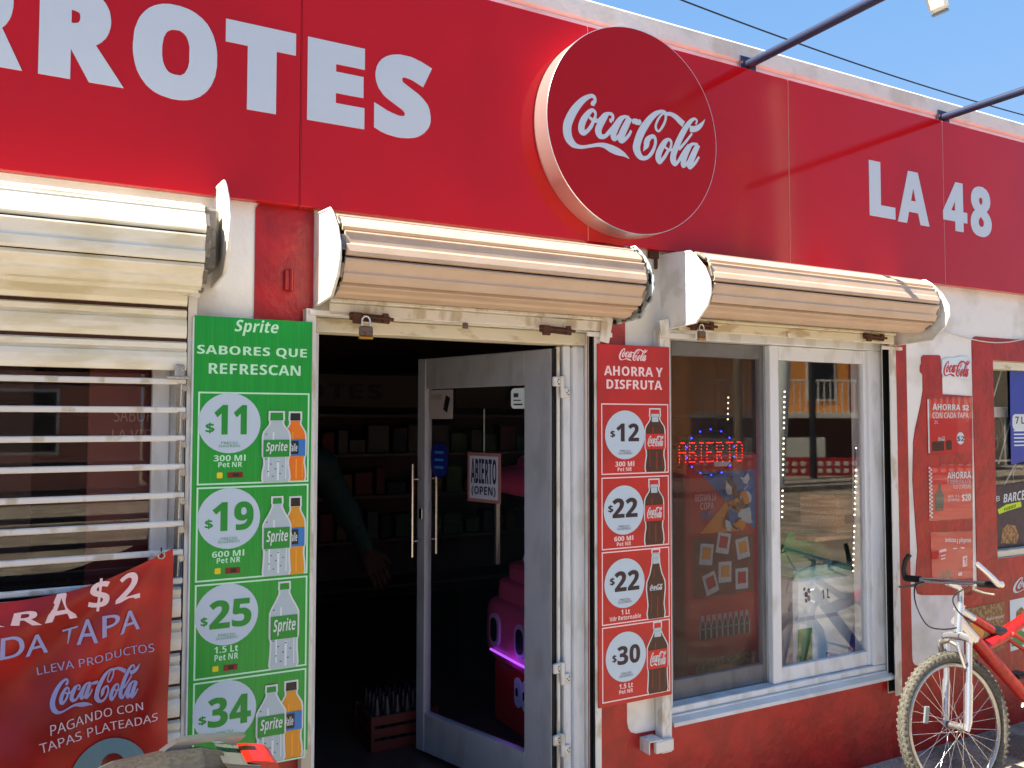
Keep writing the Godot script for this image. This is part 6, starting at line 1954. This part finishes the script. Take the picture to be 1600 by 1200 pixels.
	part(t, "printed_badge", s, mat("badge_maroon", Color(0.30, 0.05, 0.05), 0.5))
	text(t, "1 L", rect(fa + 0.19, 0.80, fa + 0.25, 0.85), -0.217, M.print_slate, 700)
	s = Shape.new()
	s.prism(rect(fa + 0.01, 0.36, fa + 0.115, 0.66), -0.2188, -0.2180)
	part(t, "printed_field", s, M.freezer_green)
	t = thing("cardboard_box", "brown cardboard box on the shelf above the freezer", "box", Vector3(3.839, 1.132, -0.36))
	s = Shape.new()
	s.box(Vector3(0.02, 0.105, 0), Vector3(0.34, 0.20, 0.26), Basis(), 0.004)
	part(t, "carton", s, M.box_card)
	s = Shape.new()
	s.box(Vector3(-0.05, 0.213, 0.06), Vector3(0.20, 0.004, 0.13), Basis(Vector3.BACK, 0.15) * Basis(Vector3.RIGHT, -0.3))
	s.box(Vector3(0.10, 0.212, -0.04), Vector3(0.16, 0.004, 0.14), Basis(Vector3.BACK, -0.12))
	part(t, "flap", s, M.box_card)
	s = Shape.new()
	s.span(Vector3(-0.09, 0.05, 0.131), Vector3(-0.02, 0.10, 0.132))
	s.span(Vector3(0.03, 0.06, 0.131), Vector3(0.12, 0.15, 0.132))
	part(t, "printed_marks", s, M.print_brown)
	s = Shape.new()
	s.span(Vector3(3.50, 1.128 - 0.022, -0.62), Vector3(4.72, 1.128 - 0.001, -0.21), 0.004)
	var wall_shelf := thing("wall_shelf", "thin wooden shelf under the cardboard box", "shelf")
	part(wall_shelf, "board", s, M.box_card)
	s = Shape.new()
	s.span(Vector3(4.66, 1.0, -0.60), Vector3(4.70, 1.128 - 0.0225, -0.25), 0.004)
	s.span(Vector3(4.30, 1.0, -0.60), Vector3(4.34, 1.128 - 0.0225, -0.25), 0.004)
	part(wall_shelf, "bracket", s, M.shelf_metal)
	# behind the grille window: red promotional panel and a dim counter
	t = thing("promo_panel", "dark red promotional panel reading SABOREA LA, behind the window grille", "panel")
	s = Shape.new()
	s.span(Vector3(0.054, 0.96, -0.21), Vector3(0.284, 2.10, -0.20), 0.003)
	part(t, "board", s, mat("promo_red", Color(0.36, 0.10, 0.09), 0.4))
	text(t, "SABOREA", rect(0.132, 1.743, 0.302, 1.789), -0.1985, mat("promo_ink", Color(0.62, 0.48, 0.46), 0.5), 400)
	text(t, "LA VIDA", rect(0.128, 1.683, 0.283, 1.716), -0.1985, M.promo_ink, 400)
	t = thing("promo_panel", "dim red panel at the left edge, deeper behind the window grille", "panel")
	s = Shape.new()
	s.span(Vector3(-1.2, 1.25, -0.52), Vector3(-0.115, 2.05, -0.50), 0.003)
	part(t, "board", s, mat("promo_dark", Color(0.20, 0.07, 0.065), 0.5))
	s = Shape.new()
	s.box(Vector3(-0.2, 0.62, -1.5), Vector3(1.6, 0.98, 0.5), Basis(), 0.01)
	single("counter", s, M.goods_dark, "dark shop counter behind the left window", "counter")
	# things in the right window
	t = thing("display_rack", "white wire display rack with hanging goods in the right window", "rack")
	s = Shape.new()
	for k in [[1544, 641, 1572, 640], [1545, 719, 1584, 716]]:
		pass
	s.span(Vector3(4.881, 1.77, -0.12), Vector3(5.076, 1.833, -0.14), 0.002)
	s.span(Vector3(4.864, 1.501, -0.12), Vector3(5.168, 1.513, -0.14), 0.002)
	part(t, "shelf_board", s, M.rail_white)
	for k in 3:
		s = Shape.new()
		var ring := []
		for j in 24:
			ring.append([Vector3(5.026, 1.707, -0.16), Vector3(4.99, 1.621, -0.16), Vector3(5.237, 1.399, -0.16)][k] + Vector3(cos(TAU * j / 24) * [0.055, 0.04, 0.06][k], sin(TAU * j / 24) * [0.07, 0.05, 0.07][k], 0))
		s.tube(ring, 0.004, 6, true)
		part(t, "wire_ring", s, M.silver)
	for k in [[Vector3(4.857, 1.815, -0.1), Vector3(5.027, 2.071, -0.12)], [Vector3(4.932, 1.489, -0.1), Vector3(5.134, 1.818, -0.12)], [Vector3(4.978, 1.353, -0.1), Vector3(5.147, 1.495, -0.12)]]:
		s = Shape.new()
		s.tube([k[0], k[1]], 0.004, 6)
		part(t, "wire_strut", s, M.wire_white)
	s = Shape.new()
	for k in 7:
		s.tube([Vector3(5.034, 1.758, -0.2) + Vector3(0.022 * k, 0, 0), Vector3(5.028, 1.612, -0.2) + Vector3(0.022 * k, 0, 0)], 0.004, 5)
	part(t, "wire_grid", s, M.dirty_steel)
	# fluorescent fitting on the ceiling, switched off
	s = Shape.new()
	s.box(Vector3(1.62, 2.70, -2.0), Vector3(0.9, 0.05, 0.10), Basis(Vector3.UP, 0.4), 0.008)
	single("ceiling_fitting", s, M.lamp_white, "thin white ceiling light fitting just under the door lintel, switched off", "light fitting")
	person()

# ---------------------------------------------------------------- the person inside the doorway
# meshes the smooth union of tapered capsules [from, to, radius, radius, tone]
func surface_nets(s: Shape, bones: Array, cell: float, blend: float) -> void:
	var field := {}
	var kind := {}
	for b in bones:
		var r := maxf(b[2], b[3]) + cell * 2.5
		var lo: Vector3 = ((b[0].min(b[1]) - Vector3(r, r, r)) / cell).floor()
		var hi: Vector3 = ((b[0].max(b[1]) + Vector3(r, r, r)) / cell).ceil()
		var ab: Vector3 = b[1] - b[0]
		var l2 := maxf(ab.length_squared(), 1e-8)
		for i in range(int(lo.x), int(hi.x) + 1):
			for j in range(int(lo.y), int(hi.y) + 1):
				for k in range(int(lo.z), int(hi.z) + 1):
					var p := Vector3(i, j, k) * cell
					var h := clampf((p - b[0]).dot(ab) / l2, 0.0, 1.0)
					var d: float = (p - b[0] - ab * h).length() - lerpf(b[2], b[3], h)
					var key := Vector3i(i, j, k)
					if field.has(key):
						var e: float = field[key]
						if d < e:
							kind[key] = b[4]
						var soft := blend
						var m := clampf(0.5 + 0.5 * (e - d) / soft, 0.0, 1.0)
						field[key] = lerpf(e, d, m) - soft * m * (1.0 - m)
					else:
						field[key] = d
						kind[key] = b[4]
	var corner := [Vector3i(0, 0, 0), Vector3i(1, 0, 0), Vector3i(0, 1, 0), Vector3i(1, 1, 0), Vector3i(0, 0, 1), Vector3i(1, 0, 1), Vector3i(0, 1, 1), Vector3i(1, 1, 1)]
	var edges := [[0, 1], [2, 3], [4, 5], [6, 7], [0, 2], [1, 3], [4, 6], [5, 7], [0, 4], [1, 5], [2, 6], [3, 7]]
	var at := {}
	for key in field:
		var inside := 0
		var vals := []
		for c in corner:
			var f: float = field.get(key + c, 0.05)
			vals.append(f)
			if f < 0.0:
				inside += 1
		if inside == 0 or inside == 8:
			continue
		var sum := Vector3.ZERO
		var hits := 0
		for e in edges:
			var a: float = vals[e[0]]; var b: float = vals[e[1]]
			if (a < 0.0) != (b < 0.0):
				sum += (Vector3(key) + Vector3(corner[e[0]]).lerp(Vector3(corner[e[1]]), a / (a - b))) * cell
				hits += 1
		at[key] = sum / hits
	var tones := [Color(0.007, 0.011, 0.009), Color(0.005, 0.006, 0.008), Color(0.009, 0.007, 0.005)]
	for key in field:
		var f0: float = field[key]
		for ax in 3:
			var step := Vector3i.ZERO
			step[ax] = 1
			var f1: float = field.get(key + step, 0.05)
			if (f0 < 0.0) == (f1 < 0.0):
				continue
			var u := Vector3i.ZERO; var w := Vector3i.ZERO
			u[(ax + 1) % 3] = 1; w[(ax + 2) % 3] = 1
			var q := [key, key - u, key - u - w, key - w]
			var ok := true
			for e in q:
				ok = ok and at.has(e)
			if not ok:
				continue
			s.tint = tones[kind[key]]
			var out := Vector3(step) * (1.0 if f0 < 0.0 else -1.0)
			var n := []
			for e in q:
				var g := Vector3(field.get(e + Vector3i(1, 0, 0), 0.05) - field.get(e - Vector3i(1, 0, 0), 0.05), field.get(e + Vector3i(0, 1, 0), 0.05) - field.get(e - Vector3i(0, 1, 0), 0.05), field.get(e + Vector3i(0, 0, 1), 0.05) - field.get(e - Vector3i(0, 0, 1), 0.05))
				n.append(g.normalized() if g.length() > 1e-6 and g.dot(out) > 0.0 else out)
			s.tri(at[q[0]], at[q[1]], at[q[2]], n[0], n[1], n[2])
			s.tri(at[q[0]], at[q[2]], at[q[3]], n[0], n[2], n[3])

func person() -> void:
	var o := Vector3(0.66, 0.13, -0.66)
	# joints with radii, in metres from the feet: [from, to, r0, r1, cloth]
	var head := Vector3(0.02, 1.57, 0.02)
	var bones := [
		[Vector3(0, 0.95, 0), Vector3(0.01, 1.20, 0), 0.150, 0.150, 0], [Vector3(0.01, 1.20, 0), Vector3(0.02, 1.33, 0), 0.155, 0.135, 0], [Vector3(-0.16, 1.36, 0), (Vector3(0.967, 1.549, -0.66) - o) / 1.1, 0.068, 0.072, 0], [Vector3(0.02, 1.38, 0), Vector3(0.02, 1.47, 0.0), 0.055, 0.050, 2],
		[head + Vector3(0, 0.02, 0), head + Vector3(0, 0.06, -0.01), 0.082, 0.090, 2], [head + Vector3(0, -0.055, 0.03), head + Vector3(0, -0.02, 0.03), 0.048, 0.060, 2], [head + Vector3(0, 0.0, 0.095), head + Vector3(0, -0.02, 0.105), 0.012, 0.016, 2],
		[(Vector3(0.976, 1.535, -0.66) - o) / 1.1, (Vector3(1.075, 1.348, -0.62) - o) / 1.1, 0.062, 0.050, 0], [(Vector3(1.075, 1.348, -0.62) - o) / 1.1, (Vector3(1.135, 1.207, -0.56) - o) / 1.1, 0.049, 0.035, 0], [(Vector3(1.135, 1.207, -0.56) - o) / 1.1, (Vector3(1.146, 1.18, -0.55) - o) / 1.1, 0.026, 0.026, 2],
		[Vector3(-0.17, 1.35, 0), Vector3(-0.23, 1.10, 0.02), 0.062, 0.050, 0], [Vector3(-0.23, 1.10, 0.02), Vector3(-0.20, 0.86, 0.10), 0.048, 0.036, 0], [Vector3(-0.20, 0.86, 0.10), Vector3(-0.20, 0.83, 0.11), 0.027, 0.027, 2],
		[Vector3(-0.09, 0.92, 0), Vector3(-0.10, 0.48, 0.01), 0.098, 0.065, 1], [Vector3(-0.10, 0.48, 0.01), Vector3(-0.10, 0.09, -0.02), 0.062, 0.046, 1], [Vector3(-0.10, 0.05, -0.03), Vector3(-0.11, 0.04, 0.13), 0.042, 0.036, 1],
		[Vector3(0.09, 0.92, 0), Vector3(0.10, 0.48, 0.01), 0.098, 0.065, 1], [Vector3(0.10, 0.48, 0.01), Vector3(0.10, 0.09, -0.02), 0.062, 0.046, 1], [Vector3(0.10, 0.05, -0.03), Vector3(0.11, 0.04, 0.13), 0.042, 0.036, 1]]
	var hands := []
	for side in [[(Vector3(1.146, 1.18, -0.55) - o) / 1.1, Vector3(0.42, -0.86, 0.20)], [Vector3(-0.20, 0.83, 0.11), Vector3(0.0, -1.0, 0.15)]]:
		var w: Vector3 = side[0]
		var f: Vector3 = side[1].normalized()
		var across := f.cross(Vector3(0, 0, 1)).normalized()
		hands.append([w - f * 0.03, w, 0.024, 0.023, 2])
		for k in 4:
			hands.append([w + f * 0.008 + across * (k - 1.5) * 0.012, w + f * 0.075 + across * (k - 1.5) * 0.021, 0.015, 0.0125, 2])
		var lens := [0.062, 0.072, 0.078, 0.070]
		for k in 4:
			var base := w + f * 0.075 + across * (k - 1.5) * 0.021
			var knuckle: Vector3 = base + f * lens[k] * 0.5
			hands.append([base, knuckle, 0.0095, 0.009, 2])
			hands.append([knuckle, knuckle + (f + Vector3(0, -0.2, -0.35)).normalized() * lens[k] * 0.5, 0.009, 0.0078, 2])
		hands.append([w + f * 0.02 - across * 0.026, w + f * 0.055 - across * 0.055, 0.012, 0.0105, 2])
		hands.append([w + f * 0.055 - across * 0.055, w + f * 0.085 - across * 0.058, 0.0105, 0.009, 2])
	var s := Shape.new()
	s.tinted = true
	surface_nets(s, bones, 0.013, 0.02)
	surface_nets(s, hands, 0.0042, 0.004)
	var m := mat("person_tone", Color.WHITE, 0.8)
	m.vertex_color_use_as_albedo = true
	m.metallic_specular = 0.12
	var t := thing("person", "person in a dark green sweater inside the doorway, one arm reaching down", "person", o)
	t.scale = Vector3(1.1, 1.1, 1.1)
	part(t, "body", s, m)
	s = Shape.new()
	s.lathe([Vector2(0.099, -0.01), Vector2(0.104, 0.04), Vector2(0.090, 0.09), Vector2(0.055, 0.118), Vector2(0, 0.125)], 20, Transform3D(Basis(), head + Vector3(0, 0.03, -0.015)))
	part(t, "hair", s, M.black_rubber)

# ---------------------------------------------------------------- the other side of the street
func house(label: String, x0: float, x1: float, h: float, z: float, m: Material, windows: Array, base: Material = null) -> Node3D:
	var t := thing("house", label, "house")
	var s := Shape.new()
	s.span(Vector3(x0, -0.1, z), Vector3(x1, h, z + 8.0))
	part(t, "wall", s, m)
	s = Shape.new()
	s.span(Vector3(x0 - 0.1, h + 0.001, z - 0.15), Vector3(x1 + 0.1, h + 0.25, z + 8.1), 0.02)
	part(t, "roof_edge", s, M.coping)
	for w in windows:
		s = Shape.new()
		s.span(Vector3(w[0], w[1], z - 0.05), Vector3(w[2], w[3], z - 0.002), 0.01)
		var f := part(t, "window" if w[1] > 0.3 else "door", s, M.rail_white)
		s = Shape.new()
		s.span(Vector3(w[0] + 0.06, w[1] + 0.06, z - 0.056), Vector3(w[2] - 0.06, w[3] - 0.06, z - 0.0515))
		part(f, "pane", s, M.dark_film)
	if base:
		s = Shape.new()
		s.span(Vector3(x0 + 0.01, 0.0, z - 0.03), Vector3(x1 - 0.01, 0.7, z - 0.0025))
		part(t, "painted_base", s, base)
	return t

# orange house and garden wall, turned so that the sun lights their fronts
func turned(t: Node3D) -> void:
	var pivot := Vector3(21.0, 0, 16.2)
	var b := Basis(Vector3.UP, deg_to_rad(24.0))
	t.transform = Transform3D(b, pivot - b * pivot)

func across_the_street() -> void:
	mat("house_orange", Color(0.88, 0.58, 0.26), 0.8)
	mat("house_brown", Color(0.40, 0.22, 0.16), 0.8)
	mat("house_cream", Color(0.78, 0.70, 0.56), 0.8)
	mat("house_pink", Color(0.70, 0.46, 0.40), 0.8)
	mat("house_white", Color(0.80, 0.79, 0.75), 0.8)
	var s := Shape.new()
	var t := house("orange two storey house with a white balcony rail, mirrored in the sliding window", 17.5, 26.5, 5.6, 17.0, M.house_orange, [[21.4, 2.4, 22.4, 4.0]])
	s = Shape.new()
	s.span(Vector3(17.5, 1.82, 15.9), Vector3(26.5, 2.0, 16.98), 0.01)
	part(t, "balcony_floor", s, M.house_white)
	s = Shape.new()
	s.span(Vector3(17.5, 3.0, 15.92), Vector3(26.5, 3.05, 15.97), 0.01)
	part(t, "balcony_handrail", s, M.rail_white)
	for k in 45:
		s = Shape.new()
		s.span(Vector3(17.52 + 0.2 * k, 2.001, 15.93), Vector3(17.55 + 0.2 * k, 2.999, 15.96))
		part(t, "baluster", s, M.rail_white)
	s = Shape.new()
	s.span(Vector3(22.85, 2.01, 16.90), Vector3(23.1, 5.58, 16.995))
	s.span(Vector3(23.6, 2.01, 16.94), Vector3(26.4, 5.58, 16.996))  # flat brown sheet stands in for the darkness of an opening
	part(t, "pillar_and_opening", s, M.house_brown)
	s = Shape.new()
	s.span(Vector3(17.52, 0.02, 16.94), Vector3(26.48, 1.815, 16.995))
	part(t, "shaded_ground_floor", s, M.house_brown)  # brown slab puts the shade under the balcony into the colour
	turned(t)
	# low red pierced wall with white blocks in front of it
	t = thing("garden_wall", "low red garden wall with two rows of white blocks, mirrored in the window", "wall")
	s = Shape.new()
	s.span(Vector3(17.0, 0.0, 15.60), Vector3(27.0, 0.56, 15.72), 0.01)
	part(t, "wall", s, M.wall_red)
	for j in 2:
		for k in 34:
			s = Shape.new()
			s.box(Vector3(17.3 + k * 0.28, 0.16 + j * 0.22, 15.60), Vector3(0.15, 0.13, 0.03), Basis(), 0.005)
			part(t, "block", s, M.house_white)
	s = Shape.new()
	s.span(Vector3(17.0, 0.58, 15.63), Vector3(21.4, 1.2, 15.69), 0.01)
	part(t, "white_screen", s, M.house_white)
	turned(t)
	house("cream single storey house opposite, mirrored in the door glass", 2.0, 11.8, 3.6, 17.0, M.house_cream, [[3.2, 1.0, 4.8, 2.3], [6.0, -0.05, 7.0, 2.2], [8.4, 1.0, 10.2, 2.3]], M.house_brown)
	house("pink two storey house opposite, left of the cream one", -9.0, 1.4, 5.8, 17.2, M.house_pink, [[-7.8, 1.0, -6.2, 2.4], [-4.6, -0.05, -3.5, 2.2], [-1.8, 1.0, -0.2, 2.4], [-7.6, 3.5, -6.2, 4.9], [-1.8, 3.5, -0.2, 4.9]])
	house("white house opposite at the far left of the street", -22.0, -9.8, 4.2, 17.0, M.house_white, [[-20.0, 1.0, -18.0, 2.4], [-15.0, -0.05, -13.9, 2.2], [-12.6, 1.0, -11.0, 2.4]])
	house("tall cream house opposite at the far right of the street", 29.6, 44.0, 6.4, 17.0, M.house_cream, [[30.4, 1.0, 31.6, 2.5], [33.0, -0.05, 34.2, 2.3], [36.0, 1.0, 38.0, 2.5], [30.4, 3.8, 31.6, 5.2], [36.0, 3.8, 38.0, 5.2]])
	# street poles, seen as streaks in the fascia
	s = Shape.new()
	s.tube([Vector3(16.75, -0.1, 13.4), Vector3(17.05, 3.0, 13.4), Vector3(17.2, 5.6, 13.4), Vector3(17.1, 8.6, 13.4), Vector3(16.8, 10.9, 13.4)], [0.26, 0.25, 0.23, 0.21, 0.18], 14)
	single("light_pole", s, M.lamp_white, "tall pale pole across the street, mirrored as a streak in the fascia", "pole")
	t = thing("utility_pole", "wooden utility pole with one crossarm across the street, faintly mirrored in the fascia", "pole")
	s = Shape.new()
	s.tube([Vector3(16.7, 0.0, 14.6), Vector3(16.7, 9.3, 14.6)], [0.13, 0.10], 12)
	part(t, "post", s, M.house_cream)
	s = Shape.new()
	s.box(Vector3(16.7, 8.9, 14.6), Vector3(1.7, 0.12, 0.10), Basis(Vector3.BACK, -0.08), 0.01)
	part(t, "crossarm", s, M.house_cream)
	s = Shape.new()
	s.tube([Vector3(19.9, 0.0, 14.9), Vector3(19.9, 7.0, 14.9)], [0.11, 0.09], 12)
	single("street_post", s, M.wire_black, "dark round post in front of the orange house, mirrored in the window", "post")
